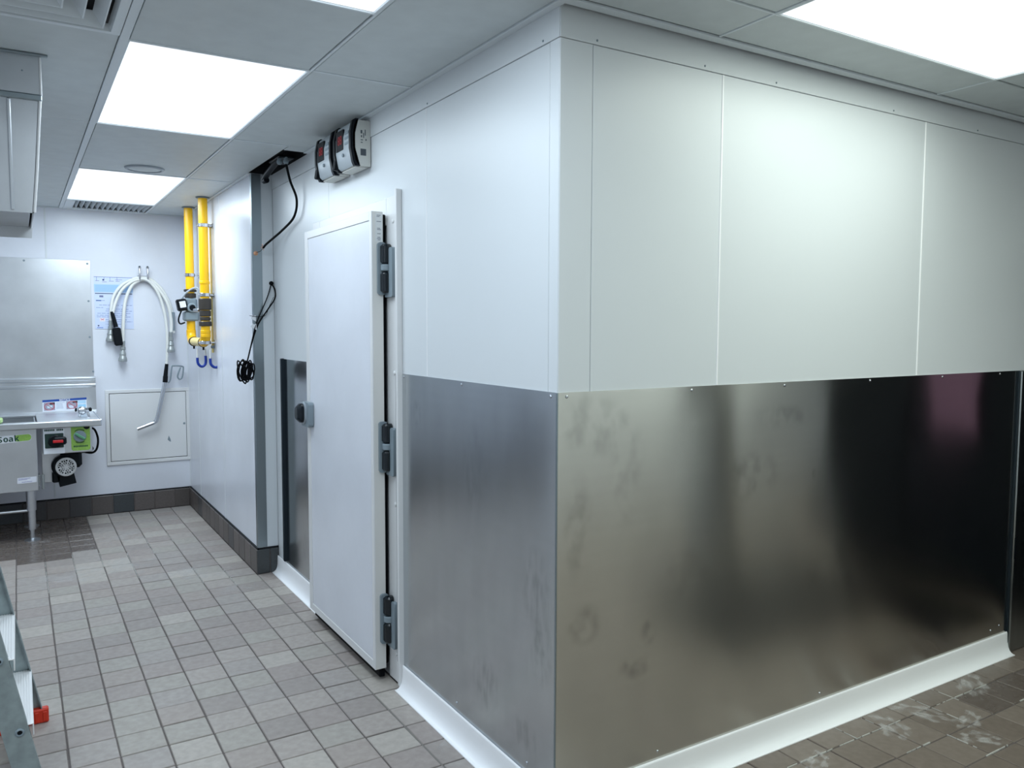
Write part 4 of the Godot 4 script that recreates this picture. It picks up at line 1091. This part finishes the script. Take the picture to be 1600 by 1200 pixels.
	obj("door", slab(Vector3(p0.x + w3 + 0.004, p0.y + w3 + 0.005, BW + 0.001), Vector3(p1.x - w3 - 0.003, p1.y - w3 - 0.004, BW + 0.007), 0.002), M.frame_white, ap)
	var lk := MB.new()
	lk.cyl(bw(-0.150, 0.70, 0.007), bw(-0.150, 0.70, 0.010), 0.009, 12, 0.001)
	obj("lock", lk, M.hinge_grey, ap)
	var chip := MB.new()
	chip.prism(PackedVector2Array([Vector2(0.0, 0.03), Vector2(0.012, 0.0), Vector2(0.016, -0.022), Vector2(0.004, -0.018), Vector2(-0.01, -0.004)]), bw(-0.272, 0.575, 0.007), Vector3(1, 0, 0), Vector3(0, 1, 0), Vector3(0, 0, 0.0006))
	obj("paint_chip", chip, M.hinge_grey, ap)
	# steel splash sheet above the bench
	var s0 := bw(-2.42, 1.10); var s1 := bw(-0.808, 2.015)
	var sp := thing("splash_sheet", "large scuffed stainless steel splash sheet screwed to the wall above the sink", "wall panel", Vector3((s0.x + s1.x) / 2, s0.y, BW))
	obj("sheet", slab(Vector3(s0.x, s0.y, BW + 0.0035), Vector3(s1.x, s1.y, BW + 0.006), 0.0008), M.stainless, sp)
	for y: float in [1.99, 1.70, 1.42, 1.15]: screw(bw(-0.828 if y > 1.2 else -0.812, y, 0.006), Vector3(0, 0, 1), M.hinge_grey, sp, 0.008)
	for x: float in [-1.25, -1.7, -2.2]: screw(bw(x, 1.995, 0.006), Vector3(0, 0, 1), M.hinge_grey, sp, 0.008)

# ---------------------------------------------------------------- soak sink bench
func dish_bench() -> void:
	var t := thing("soak_sink", "stainless steel soak sink bench with splashback against the back wall", "sink", Vector3(-1.7, 0, -4.8))
	var xr := -0.83; var xl := -3.2; var zf := -4.45; var zb := BW + 0.004; var yt := 0.826
	# top with a bowl cut out: four strips round the opening, front apron, raised rim
	var tp := MB.new()
	var bx0 := -2.2; var bx1 := -1.215; var bz0 := -5.02; var bz1 := -4.545
	tp.box(Vector3(bx1, yt - 0.014, zb), Vector3(xr, yt, zf), 0.003)
	tp.box(Vector3(xl, yt - 0.014, zb), Vector3(bx0, yt, zf), 0.003)
	tp.box(Vector3(bx0, yt - 0.014, zb), Vector3(bx1, yt, bz0), 0.003)
	tp.box(Vector3(bx0, yt - 0.014, bz1), Vector3(bx1, yt, zf), 0.003)
	tp.box(Vector3(xl, yt - 0.042, zf - 0.004), Vector3(xr + 0.004, yt + 0.004, zf + 0.012), 0.006)
	tp.box(Vector3(xr - 0.004, yt - 0.042, zb), Vector3(xr + 0.008, yt + 0.004, zf), 0.004)
	obj("bench_top", tp, M.stainless, t)
	var bk := MB.new()   # splashback with rolled ledges
	bk.prism(PackedVector2Array([Vector2(zb, yt - 0.01), Vector2(-5.10, yt - 0.01), Vector2(-5.125, yt + 0.012), Vector2(-5.125, 1.015), Vector2(-5.115, 1.022), Vector2(-5.115, 1.032), Vector2(-5.130, 1.040), Vector2(-5.130, 1.062), Vector2(-5.118, 1.070), Vector2(-5.118, 1.085), Vector2(-5.128, 1.092), Vector2(zb, 1.092)]), Vector3(xl, 0, 0), Vector3(0, 0, 1), Vector3(0, 1, 0), Vector3(-0.805 - xl, 0, 0), false)
	obj("splashback", bk, M.stainless, t)
	# tank
	var tk := MB.new()
	var tx := -1.222; var ty := 0.358
	tk.box(Vector3(-2.6, ty, -4.478), Vector3(tx, yt - 0.014, -4.468), 0.003)
	tk.box(Vector3(-2.6, ty, -5.05), Vector3(tx, ty + 0.012, -4.478), 0.003)
	tk.box(Vector3(tx - 0.010, ty, -5.05), Vector3(tx, yt - 0.014, -4.478), 0.003)
	tk.box(Vector3(-2.6, ty, -5.05), Vector3(-2.59, yt - 0.014, -4.478), 0.003)
	tk.box(Vector3(-2.6, ty, -5.06), Vector3(tx, yt - 0.014, -5.05), 0.003)
	var tank := obj("tank", tk, M.stainless, t)
	var bt := MB.new()
	bt.box(Vector3(tx - 0.0, ty + 0.02, -4.60), Vector3(tx + 0.012, ty + 0.10, -4.50), 0.003)
	bt.cyl(Vector3(tx + 0.028, 0.36, -4.50), Vector3(tx + 0.028, 0.46, -4.50), 0.010, 10)
	obj("drain_fitting", bt, M.coupling, tank)
	# lettering plate on the tank: dark green word on a white plate, lime leaf shape behind
	var pl := MB.new()
	pl.prism(rounded(0.36, 0.050, 0.018), Vector3(-1.432, 0.722, -4.468), Vector3(1, 0.045, 0).normalized(), Vector3(0, 1, 0), Vector3(0, 0, 0.0015), true)
	var plate := obj("name_plate", pl, M.paper, tank)
	var lf := MB.new()
	lf.prism(rounded(0.098, 0.044, 0.020), Vector3(-1.303, 0.728, -4.4664), Vector3(1, 0.045, 0).normalized(), Vector3(0, 1, 0), Vector3(0, 0, 0.0009), true)
	obj("leaf_print", lf, M.lime, plate)
	text("lettering", "Soak", 0.054, Vector3(-1.386, 0.724, -4.4650), Basis(Vector3(0, 0, 1), 0.045), M.ink_green, plate, true, true)
	var im := Image.create(96, 36, false, Image.FORMAT_RGB8)
	im.fill(Color(0.88, 0.89, 0.92))
	for q in [[6, 6, 60], [6, 12, 44], [22, 27, 52]]:
		for x in range(0, q[2], 4): im.fill_rect(Rect2i(q[0] + x, q[1], 3, 3), Color(0.40, 0.38, 0.62))
	var sk := MB.new()
	sk.quad(Vector3(-1.345, 0.415, -4.4668), Vector3(-1.232, 0.418, -4.4668), Vector3(-1.232, 0.458, -4.4668), Vector3(-1.345, 0.455, -4.4668), Vector3(0, 0, 1))
	for i in sk.uv.size(): sk.uv[i].y = 1.0 - sk.uv[i].y
	obj("serial_sticker", sk, print_mat(im), tank)
	# legs with adjustable feet, cross rail
	for q: Vector2 in [Vector2(-1.268, -4.54), Vector2(-2.5, -4.54), Vector2(-1.268, -5.0), Vector2(-2.5, -5.0)]:
		var l := MB.new()
		l.lathe(Vector3(q.x, 0.0, q.y), Vector3.UP, [[0.0, 0.0], [0.050, 0.0], [0.050, 0.006], [0.030, 0.013], [0.014, 0.018], [0.014, 0.075], [0.024, 0.078], [0.024, 0.21], [0.030, 0.212], [0.030, ty]], 20)
		obj("leg", l, M.stainless, t)
	var r := MB.new()
	r.cyl(Vector3(-2.5, 0.212, -4.54), Vector3(-1.27, 0.212, -4.54), 0.011, 12)
	r.cyl(Vector3(-1.268, 0.212, -4.54), Vector3(-1.268, 0.212, -5.0), 0.011, 12)
	obj("cross_rail", r, M.stainless, t)
	# back plate and control box right of the tank
	obj("back_plate", slab(Vector3(-1.195, 0.385, -4.62), Vector3(-1.08, 0.80, -4.605), 0.002), M.stainless, t)
	var cb := slab(Vector3(-1.187, 0.602, -4.60), Vector3(-0.885, 0.80, -4.47), 0.004)
	var box := obj("control_box", cb, M.stainless, t)
	obj("isolator_plate", slab(Vector3(-1.183, 0.604, -4.47), Vector3(-1.057, 0.792, -4.468), 0.0006), M.paper, box)
	obj("isolator_face", slab(Vector3(-1.175, 0.645, -4.468), Vector3(-1.062, 0.745, -4.460), 0.003), M.dark_green, box)
	var ih := MB.new()
	ih.cyl(Vector3(-1.112, 0.692, -4.460), Vector3(-1.112, 0.692, -4.440), 0.044, 24, 0.006)
	ih.box(Vector3(-1.125, 0.668, -4.455), Vector3(-1.045, 0.722, -4.425), 0.010)
	obj("isolator_handle", ih, M.black, box)
	obj("handle_grip", slab(Vector3(-1.128, 0.684, -4.426), Vector3(-1.066, 0.703, -4.420), 0.002), M.signal_red, box)
	var lp := MB.new()
	lp.prism(rounded(0.118, 0.185, 0.016), Vector3(-0.957, 0.708, -4.470), Vector3(1, 0, 0), Vector3(0, 1, 0), Vector3(0, 0, 0.0018), true)
	obj("dial_plate", lp, M.lime, box)
	var dl := MB.new()
	dl.cyl(Vector3(-0.962, 0.716, -4.469), Vector3(-0.962, 0.716, -4.455), 0.040, 24, 0.004)
	obj("dial", dl, M.hinge_grey, box)
	var dk := MB.new()
	dk.box(Vector3(-1.000, 0.707, -4.455), Vector3(-0.924, 0.726, -4.436), 0.005, Basis(Vector3(0, 0, 1), -0.62), Vector3(-0.962, 0.716, -4.45))
	obj("dial_knob", dk, M.knob_green, box)
	var arcs := MB.new()
	for g: Array in [[0.9, 2.3], [4.1, 5.3]]:
		var pts := []
		for k in 9:
			var th := lerpf(g[0], g[1], k / 8.0)
			pts.append(Vector3(-0.962 + cos(th) * 0.047, 0.716 + sin(th) * 0.047, -4.468))
		var arc := MB.new()
		arc.tube(pts, 0.0025, 6)
		obj("dial_arc", arc, M.ink_green, box)
	for k in 9: arcs.box(Vector3(-1.002 + k * 0.010, 0.640, -4.4685), Vector3(-0.995 + k * 0.010, 0.651, -4.4675))
	obj("dial_print", arcs, M.ink_green, box)
	var pt := MB.new()
	for k in 11:
		if k != 6: pt.box(Vector3(-1.176 + k * 0.0105, 0.762, -4.4683), Vector3(-1.168 + k * 0.0105, 0.775, -4.4673))
	obj("isolator_print", pt, M.ink_green, box)
	var bn := MB.new()
	bn.cyl(Vector3(-0.918, 0.782, -4.469), Vector3(-0.918, 0.782, -4.455), 0.019, 16, 0.004)
	obj("push_button", bn, M.black, box)
	var ca := MB.new()
	ca.tube(curve([Vector3(-0.887, 0.765, -4.53), Vector3(-0.862, 0.745, -4.53), Vector3(-0.845, 0.68, -4.53), Vector3(-0.855, 0.61, -4.53), Vector3(-0.885, 0.583, -4.54), Vector3(-0.93, 0.59, -4.55)], 7), 0.0075, 10)
	ca.tube(curve([Vector3(-0.887, 0.63, -4.54), Vector3(-0.88, 0.61, -4.54), Vector3(-0.90, 0.592, -4.545), Vector3(-0.95, 0.59, -4.55)], 5), 0.006, 8)
	obj("pump_cable", ca, M.rubber, t)
	# pump motor
	var mt := MB.new()
	var pc := Vector3(-1.062, 0.500, -4.56)
	mt.cyl(pc + Vector3(0, 0, -0.24), pc + Vector3(0, 0, 0.02), 0.078, 28, 0.012)
	mt.box(pc + Vector3(-0.02, -0.02, -0.2), pc + Vector3(0.115, 0.10, 0.0), 0.02)
	mt.prism(PackedVector2Array([Vector2(-0.045, -0.06), Vector2(-0.03, -0.148), Vector2(0.075, -0.128), Vector2(0.06, -0.05)]), pc + Vector3(0, 0, -0.12), Vector3(1, 0, 0), Vector3(0, 1, 0), Vector3(0, 0, 0.12))
	mt.box(pc + Vector3(-0.075, -0.115, -0.16), pc + Vector3(-0.02, -0.04, 0.0), 0.008)
	var mo := obj("pump_motor", mt, M.black, t)
	var gr := MB.new()
	var gc := pc + Vector3(0.012, -0.004, 0.02)
	gr.lathe(gc, Vector3(0, 0, 1), [[0.066, 0.0], [0.066, 0.006], [0.060, 0.010], [0.053, 0.010], [0.053, 0.004]], 32)
	gr.cyl(gc + Vector3(0, 0, 0.002), gc + Vector3(0, 0, 0.010), 0.014, 18, 0.001)
	for k in 6:
		var th := TAU * (k + 0.2) / 6.0
		var B := Basis(Vector3(0, 0, 1), th)
		gr.box(gc + Vector3(0.008, -0.0045, 0.004), gc + Vector3(0.055, 0.0045, 0.0095), 0.001, B, gc)
		for u: Array in [[0.30, 0.026], [0.74, 0.026], [0.52, 0.040], [0.22, 0.045], [0.80, 0.045]]:
			var t2: float = th + TAU / 6.0 * u[0]
			gr.ring(gc + Vector3(cos(t2) * u[1], sin(t2) * u[1], 0.006), Vector3(0, 0, 1), 0.0082, 0.0022, 12, 6)
	obj("fan_grille", gr, M.grille, mo)
	# notice sticker and tap on the splashback
	var nm := Image.create(210, 80, false, Image.FORMAT_RGB8)
	nm.fill(Color(0.90, 0.92, 0.96))
	nm.fill_rect(Rect2i(0, 0, 210, 14), Color(0.10, 0.28, 0.60))
	nm.fill_rect(Rect2i(6, 17, 52, 50), Color(0.62, 0.60, 0.66)); nm.fill_rect(Rect2i(112, 17, 54, 50), Color(0.64, 0.62, 0.68))
	nm.fill_rect(Rect2i(34, 18, 24, 14), Color(0.25, 0.2, 0.22)); nm.fill_rect(Rect2i(142, 18, 24, 12), Color(0.25, 0.2, 0.22))
	nm.fill_rect(Rect2i(22, 36, 24, 16), Color(0.78, 0.88, 0.92)); nm.fill_rect(Rect2i(124, 44, 22, 18), Color(0.85, 0.87, 0.92))
	nm.fill_rect(Rect2i(168, 17, 38, 20), Color(0.72, 0.86, 0.95)); nm.fill_rect(Rect2i(168, 42, 38, 20), Color(0.62, 0.82, 0.93))
	for y in [22, 29, 36, 43, 50, 57]: nm.fill_rect(Rect2i(64, y, 40 - (y * 3) % 11, 2), Color(0.55, 0.58, 0.68))
	for c: Vector2 in [Vector2(32, 43), Vector2(139, 42)]:
		for k in 360:
			var th := TAU * k / 360.0
			for rr in [22.0, 23.0, 24.0]: nm.set_pixel(clampi(int(c.x + cos(th) * rr), 0, 209), clampi(int(c.y + sin(th) * rr), 15, 79), Color(0.72, 0.24, 0.30))
		for k in range(-15, 16): nm.fill_rect(Rect2i(int(c.x) + k, int(c.y) + k, 3, 2), Color(0.72, 0.24, 0.30))
	var ns := thing("warning_sticker", "blue-headed warning sticker with red prohibition circles on the sink splashback", "sticker", Vector3(-1.0, 0.86, -5.12))
	var qd := MB.new()
	qd.quad(Vector3(-1.167, 0.829, -5.1243), Vector3(-0.871, 0.838, -5.1243), Vector3(-0.871, 0.935, -5.1243), Vector3(-1.167, 0.926, -5.1243), Vector3(0, 0, 1))
	for i in qd.uv.size(): qd.uv[i].y = 1.0 - qd.uv[i].y
	obj("print", qd, print_mat(nm), ns)
	text("lettering", "NOTICE", 0.020, Vector3(-1.019, 0.922, -5.1235), Basis(Vector3(0, 0, 1), 0.03), M.paper, ns, true)
	var tap := thing("drain_tap", "small chrome tap on legs lying on the bench beside the warning sticker", "tap", Vector3(-0.93, yt, -4.85))
	var tm := MB.new()
	var tc := Vector3(-0.915, yt + 0.045, -4.75)
	tm.lathe(tc + Vector3(-0.03, -0.004, 0), Vector3(1, 0.15, 0.25), [[0.0, -0.01], [0.020, -0.006], [0.030, 0.008], [0.032, 0.022], [0.026, 0.038], [0.016, 0.048], [0.016, 0.066], [0.0, 0.068]], 18)
	tm.cyl(tc + Vector3(-0.03, -0.045, 0.01), tc + Vector3(-0.022, -0.01, 0.0), 0.008, 10)
	tm.cyl(tc + Vector3(0.03, -0.045, 0.03), tc + Vector3(0.022, -0.01, 0.015), 0.008, 10)
	obj("body", tm, M.chrome, tap)
	var tb := MB.new()
	tb.lathe(tc + Vector3(0.035, 0.004, 0.014), Vector3(1, 0.1, 0.3), [[0.0, 0.0], [0.014, 0.0], [0.016, 0.01], [0.010, 0.016], [0.0, 0.016]], 12)
	tb.lathe(tc + Vector3(-0.045, 0.004, -0.006), Vector3(-1, 0.1, 0.1), [[0.0, 0.0], [0.012, 0.0], [0.014, 0.01], [0.0, 0.014]], 12)
	obj("knob", tb, M.black, tap)
	var tg := thing("green_sponge", "pale green scouring sponge at the left edge of the sink bowl", "sponge", Vector3(-1.44, yt, -4.56))
	obj("pad", slab(Vector3(-1.50, yt + 0.0045, -4.60), Vector3(-1.415, yt + 0.035, -4.50), 0.008), mat(Color(0.72, 0.83, 0.58), 0.9), tg)

# ---------------------------------------------------------------- extractor hood at the upper left
func hood() -> void:
	var t := thing("extractor_hood", "stainless steel extractor hood hanging from the ceiling at upper left", "extractor hood", Vector3(-1.8, 1.82, -1.5))
	var zf := -1.25; var zb := -1.72; var xl := -2.5
	obj("upper_casing", slab(Vector3(xl, 2.245, zb), Vector3(-1.219, CE - 0.001, zf), 0.004), M.stainless, t)
	obj("ceiling_flashing", slab(Vector3(xl, CE - 0.005, zf), Vector3(-1.196, CE + 0.001, zf + 0.016), 0.001), M.trim_steel, t)
	obj("joint_lip", slab(Vector3(xl, 2.227, zb), Vector3(-1.216, 2.246, zf + 0.010), 0.003), M.trim_steel, t)
	var c := MB.new()   # canopy narrows slightly towards its open foot
	c.prism(PackedVector2Array([Vector2(-1.224, 2.227), Vector2(-1.240, 2.0), Vector2(-1.252, 1.86), Vector2(-1.256, 1.86), Vector2(-1.244, 2.0), Vector2(-1.228, 2.227)]), Vector3(0, 0, zb), Vector3(1, 0, 0), Vector3(0, 1, 0), Vector3(0, 0, zf - zb))
	c.prism(PackedVector2Array([Vector2(xl, 2.227), Vector2(-1.224, 2.227), Vector2(-1.240, 2.0), Vector2(-1.252, 1.86), Vector2(xl, 1.86)]), Vector3(0, 0, zf - 0.004), Vector3(1, 0, 0), Vector3(0, 1, 0), Vector3(0, 0, 0.004))
	c.prism(PackedVector2Array([Vector2(xl, 2.227), Vector2(-1.224, 2.227), Vector2(-1.240, 2.0), Vector2(-1.252, 1.82), Vector2(xl, 1.82)]), Vector3(0, 0, zb), Vector3(1, 0, 0), Vector3(0, 1, 0), Vector3(0, 0, 0.004))
	c.box(Vector3(xl, 1.86, zb), Vector3(xl + 0.004, 2.227, zf))
	obj("canopy", c, M.stainless, t)
	var e := MB.new()
	e.tube([Vector3(-1.222, 2.232, zf + 0.002), Vector3(-1.238, 2.0, zf + 0.002), Vector3(-1.250, 1.862, zf + 0.002)], 0.0045, 8)
	e.tube([Vector3(-1.2185, CE - 0.006, zf + 0.001), Vector3(-1.2185, 2.245, zf + 0.001)], 0.0035, 8)
	obj("rolled_edge", e, M.frame_white, t)
	var r := MB.new()
	r.box(Vector3(-1.317, 1.866, zf), Vector3(-1.306, 2.226, zf + 0.006), 0.003)
	obj("stiffening_rib", r, M.stainless, t)
	obj("filter_tray", slab(Vector3(xl + 0.01, 1.862, zb + 0.01), Vector3(-1.262, 1.872, zf - 0.01), 0.002), M.stainless, t)
	for k in 2: screw(Vector3(-1.27 - 0.09 * k, 2.32 - 0.02 * k, zf), Vector3(0, 0, 1), M.hinge_grey, t, 0.003)

# ---------------------------------------------------------------- aluminium step ladder at lower left
func ladder() -> void:
	var t := thing("step_ladder", "aluminium step ladder with orange-red feet at the lower left corner", "ladder", Vector3(-1.33, 0, -1.36))
	var lean := 0.203
	var up := Vector3(-lean, 1, 0).normalized()
	var side := Vector3(1, lean, 0).normalized()
	var L := 1.36
	var spec := [[-1.545, -1.272, -1.0], [-1.062, -1.288, 1.0]]
	for s in spec:
		# channel section: web faces outwards along z, flanges turned in
		var b := MB.new()
		var z: float = s[0]; var xr: float = s[1]; var o: float = s[2]
		var base := Vector3(xr, 0.012, z)
		var w := 0.074
		var prof := PackedVector2Array([Vector2(0, 0), Vector2(0, 0.024), Vector2(-0.003, 0.024), Vector2(-0.003, 0.003), Vector2(-w + 0.003, 0.003), Vector2(-w + 0.003, 0.024), Vector2(-w, 0.024), Vector2(-w, 0)])
		b.prism(prof, base + up * 0.02, side, Vector3(0, 0, -o), up * L)
		obj("stile", b, M.alu, t)
		var ft := MB.new()
		ft.box(Vector3(xr - w - 0.004, 0.0, z - (0.026 if o > 0 else 0.004)), Vector3(xr + 0.012, 0.055 if o < 0 else 0.03, z + (0.004 if o > 0 else 0.028)), 0.005)
		for k in 3: ft.box(Vector3(xr - 0.06 + k * 0.026, 0.008, z + (0.004 if o > 0 else 0.027)), Vector3(xr - 0.046 + k * 0.026, 0.045 if o < 0 else 0.026, z + (0.008 if o > 0 else 0.031)), 0.002)
		obj("foot", ft, M.red, t)
		for k in 5:
			var y := 0.185 + 0.243 * k
			var p := Vector3(xr - lean * y - 0.024, y, z)
			var rv := MB.new()
			rv.lathe(p, Vector3(0, 0, o), [[0.014, 0.0], [0.014, 0.003], [0.010, 0.006], [0.008, 0.0055], [0.007, 0.002]], 16)
			var hole := MB.new()
			hole.cyl(p, p + Vector3(0, 0, o * 0.0025), 0.0075, 14)
			obj("rivet_hole", hole, M.black, t)
			obj("rivet", rv, M.hinge_grey, t)
	for k in 5:
		var y := 0.206 + 0.223 * k
		var xr := -1.268 - lean * y
		var b := MB.new()
		b.box(Vector3(xr - 0.088, y - 0.006, -1.541), Vector3(xr, y, -1.066), 0.002)
		b.box(Vector3(xr - 0.004, y - 0.042, -1.541), Vector3(xr, y - 0.006, -1.066), 0.002)
		b.box(Vector3(xr - 0.088, y - 0.03, -1.541), Vector3(xr - 0.084, y - 0.006, -1.066), 0.001)
		for g in 10: b.box(Vector3(xr - 0.082 + g * 0.008, y, -1.538), Vector3(xr - 0.0785 + g * 0.008, y + 0.0016, -1.069))
		obj("tread", b, M.tread, t)
	# rear frame, folded against the steps
	for z: float in [-1.12, -1.50]:
		var b := MB.new()
		b.box(Vector3(-1.455, 0.03, z - 0.012), Vector3(-1.400, 1.30, z + 0.012), 0.003, Basis(Vector3(0, 0, 1), 0.185), Vector3(-1.43, 0, z))
		obj("rear_leg", b, M.alu, t)
		obj("rear_foot", slab(Vector3(-1.465, 0.0, z - 0.016), Vector3(-1.392, 0.035, z + 0.016), 0.005), M.red, t)
	for y: float in [0.3, 0.8]:
		obj("rear_brace", slab(Vector3(-1.435 - 0.19 * y, y, -1.488), Vector3(-1.415 - 0.19 * y, y + 0.03, -1.132), 0.002), M.alu, t)
	obj("platform", slab(Vector3(-1.70, 1.325, -1.56), Vector3(-1.52, 1.345, -1.05), 0.004), M.alu, t)

# ---------------------------------------------------------------- vents in the ceiling
func ceiling_fittings() -> void:
	var d := thing("ceiling_diffuser", "square four-way grey air diffuser cut off at the top left corner", "air vent", Vector3(-1.33, CE, -0.58))
	var x0 := -1.64; var x1 := -1.014; var z0 := -0.905; var z1 := -0.26
	var c := Vector3((x0 + x1) / 2, CE, (z0 + z1) / 2)
	var hw := (x1 - x0) / 2; var hz := (z1 - z0) / 2
	var ring := func(m: MB, a: float, ya: float, b: float, yb: float) -> void:   # sloping square ring from inset a to inset b, two sided with thickness
		for th: float in [0.0, 0.0015]:
			var A := []; var B := []
			for s: Vector2 in [Vector2(-1, -1), Vector2(1, -1), Vector2(1, 1), Vector2(-1, 1)]:
				A.append(c + Vector3(s.x * (hw - a), ya + th, s.y * (hz - a))); B.append(c + Vector3(s.x * (hw - b), yb + th, s.y * (hz - b)))
			for k in 4:
				var j := (k + 1) % 4
				m.quad(A[k], A[j], B[j], B[k], Vector3(0, -1 if th == 0.0 else 1, 0))
	var f := MB.new()
	ring.call(f, 0.0, 0.0, 0.026, -0.002)
	ring.call(f, 0.026, -0.002, 0.034, 0.018)
	obj("frame", f, M.tee, d)
	for k in 4:
		var m := MB.new()
		var a := 0.052 + k * 0.056
		ring.call(m, a, -0.003, a + 0.026, 0.034)
		ring.call(m, a - 0.004, -0.003, a, -0.003)
		obj("louvre", m, M.tee, d)
	obj("plenum", slab(Vector3(x0, CE + 0.06, z0), Vector3(x1, CE + 0.066, z1)), M.gap, d)
	var g := thing("ceiling_grille", "slatted rectangular air grille in the ceiling against the back wall", "air vent", Vector3(-0.68, CE, -4.86))
	var gx0 := -0.925; var gx1 := -0.42; var gz0 := -5.10; var gz1 := -4.66
	var gf := MB.new()
	gf.box(Vector3(gx0 - 0.06, CE - 0.002, gz0 - 0.04), Vector3(gx1 + 0.012, CE + 0.01, gz0), 0.002)
	gf.box(Vector3(gx0 - 0.06, CE - 0.002, gz1), Vector3(gx1 + 0.012, CE + 0.01, gz1 + 0.025), 0.002)
	gf.box(Vector3(gx0 - 0.06, CE - 0.002, gz0), Vector3(gx0, CE + 0.01, gz1), 0.002)
	gf.box(Vector3(gx1, CE - 0.002, gz0), Vector3(gx1 + 0.012, CE + 0.01, gz1), 0.002)
	obj("frame", gf, M.tee, g)
	for k in 14:
		var xx := gx0 + 0.018 + k * 0.036
		obj("slat", _slat(xx, gz0, gz1), M.tee, g)
	obj("plenum", slab(Vector3(gx0, CE + 0.05, gz0), Vector3(gx1, CE + 0.055, gz1)), M.gap, g)
	var r := thing("round_ceiling_disc", "round flush grey ceiling disc between two light panels", "ceiling disc", Vector3(-0.665, CE, -3.15))
	var m2 := MB.new()
	m2.lathe(Vector3(-0.665, CE + 0.003, -3.15), Vector3(0, -1, 0), [[0.105, 0.0], [0.105, 0.006], [0.098, 0.010], [0.088, 0.010], [0.088, 0.004]], 36)
	obj("rim", m2, M.grey_plastic, r)
	var m3 := MB.new()
	m3.lathe(Vector3(-0.665, CE + 0.003, -3.15), Vector3(0, -1, 0), [[0.084, 0.0], [0.084, 0.006], [0.04, 0.011], [0.0, 0.012]], 36)
	obj("disc", m3, M.ceiling, r)

func _slat(x: float, z0: float, z1: float) -> MB:
	var m := MB.new()
	m.box(Vector3(x - 0.0015, CE - 0.001, z0), Vector3(x + 0.0015, CE + 0.030, z1), 0.0, Basis(Vector3(0, 0, 1), 0.5), Vector3(x, CE + 0.012, 0))
	return m

# ---------------------------------------------------------------- what the steel reflects: the dim right end of the kitchen
func surroundings() -> void:
	var f := thing("upright_fridge", "black upright fridge standing out of frame, seen only as a dark reflection", "fridge", Vector3(3.38, 0, 0.8))
	obj("cabinet", slab(Vector3(3.0, 0.10, 0.20), Vector3(3.75, 2.05, 1.37), 0.01), M.black, f)
	for z: float in [0.215, 0.79]:
		obj("door", slab(Vector3(2.965, 0.13, z), Vector3(3.0, 2.0, z + 0.565), 0.008), M.black, f)
	for q: Vector2 in [Vector2(3.05, 0.26), Vector2(3.7, 0.26), Vector2(3.05, 1.31), Vector2(3.7, 1.31)]:
		var l := MB.new()
		l.cyl(Vector3(q.x, 0, q.y), Vector3(q.x, 0.105, q.y), 0.025, 12)
		obj("leg", l, M.black, f)
	var a := thing("pink_apron", "dusky pink apron hanging on the dark fridge, seen only reflected in the steel", "apron", Vector3(2.95, 0.95, 0.52))
	var m := MB.new()
	var pts := PackedVector2Array()
	for k in 25: pts.append(Vector2(0.39 + k * 0.0115, 0.006 * sin(k * 1.3) - 0.012))
	for k in range(24, -1, -1): pts.append(Vector2(0.39 + k * 0.0115, 0.006 * sin(k * 1.3) - 0.018))
	m.prism(pts, Vector3(2.95, 0.95, 0), Vector3(0, 0, 1), Vector3(1, 0, 0), Vector3(0, 0.65, 0), true)
	obj("cloth", m, mat(Color(0.50, 0.36, 0.45), 0.8), a)
	var p := thing("grey_column", "grey steel-clad column in the open floor, seen only as a reflection", "column", Vector3(2.74, 0, 2.1))
	obj("shaft", slab(Vector3(2.62, 0.0, 2.0), Vector3(2.86, CE, 2.24), 0.01), mat(Color(0.42, 0.43, 0.44), 0.5), p)
	var mt := thing("floor_mat", "black rubber floor mat in front of the fridge, out of frame", "mat", Vector3(2.15, 0, 1.06))
	var ms := MB.new()
	ms.prism(PackedVector2Array([Vector2(2.45, 0.26), Vector2(2.93, 0.26), Vector2(2.93, 1.5), Vector2(1.42, 1.5), Vector2(1.42, 0.63), Vector2(2.45, 0.63)]), Vector3(0, 0.0015, 0), Vector3(1, 0, 0), Vector3(0, 0, 1), Vector3(0, 0.012, 0))
	obj("rubber_sheet", ms, M.rubber, mt)
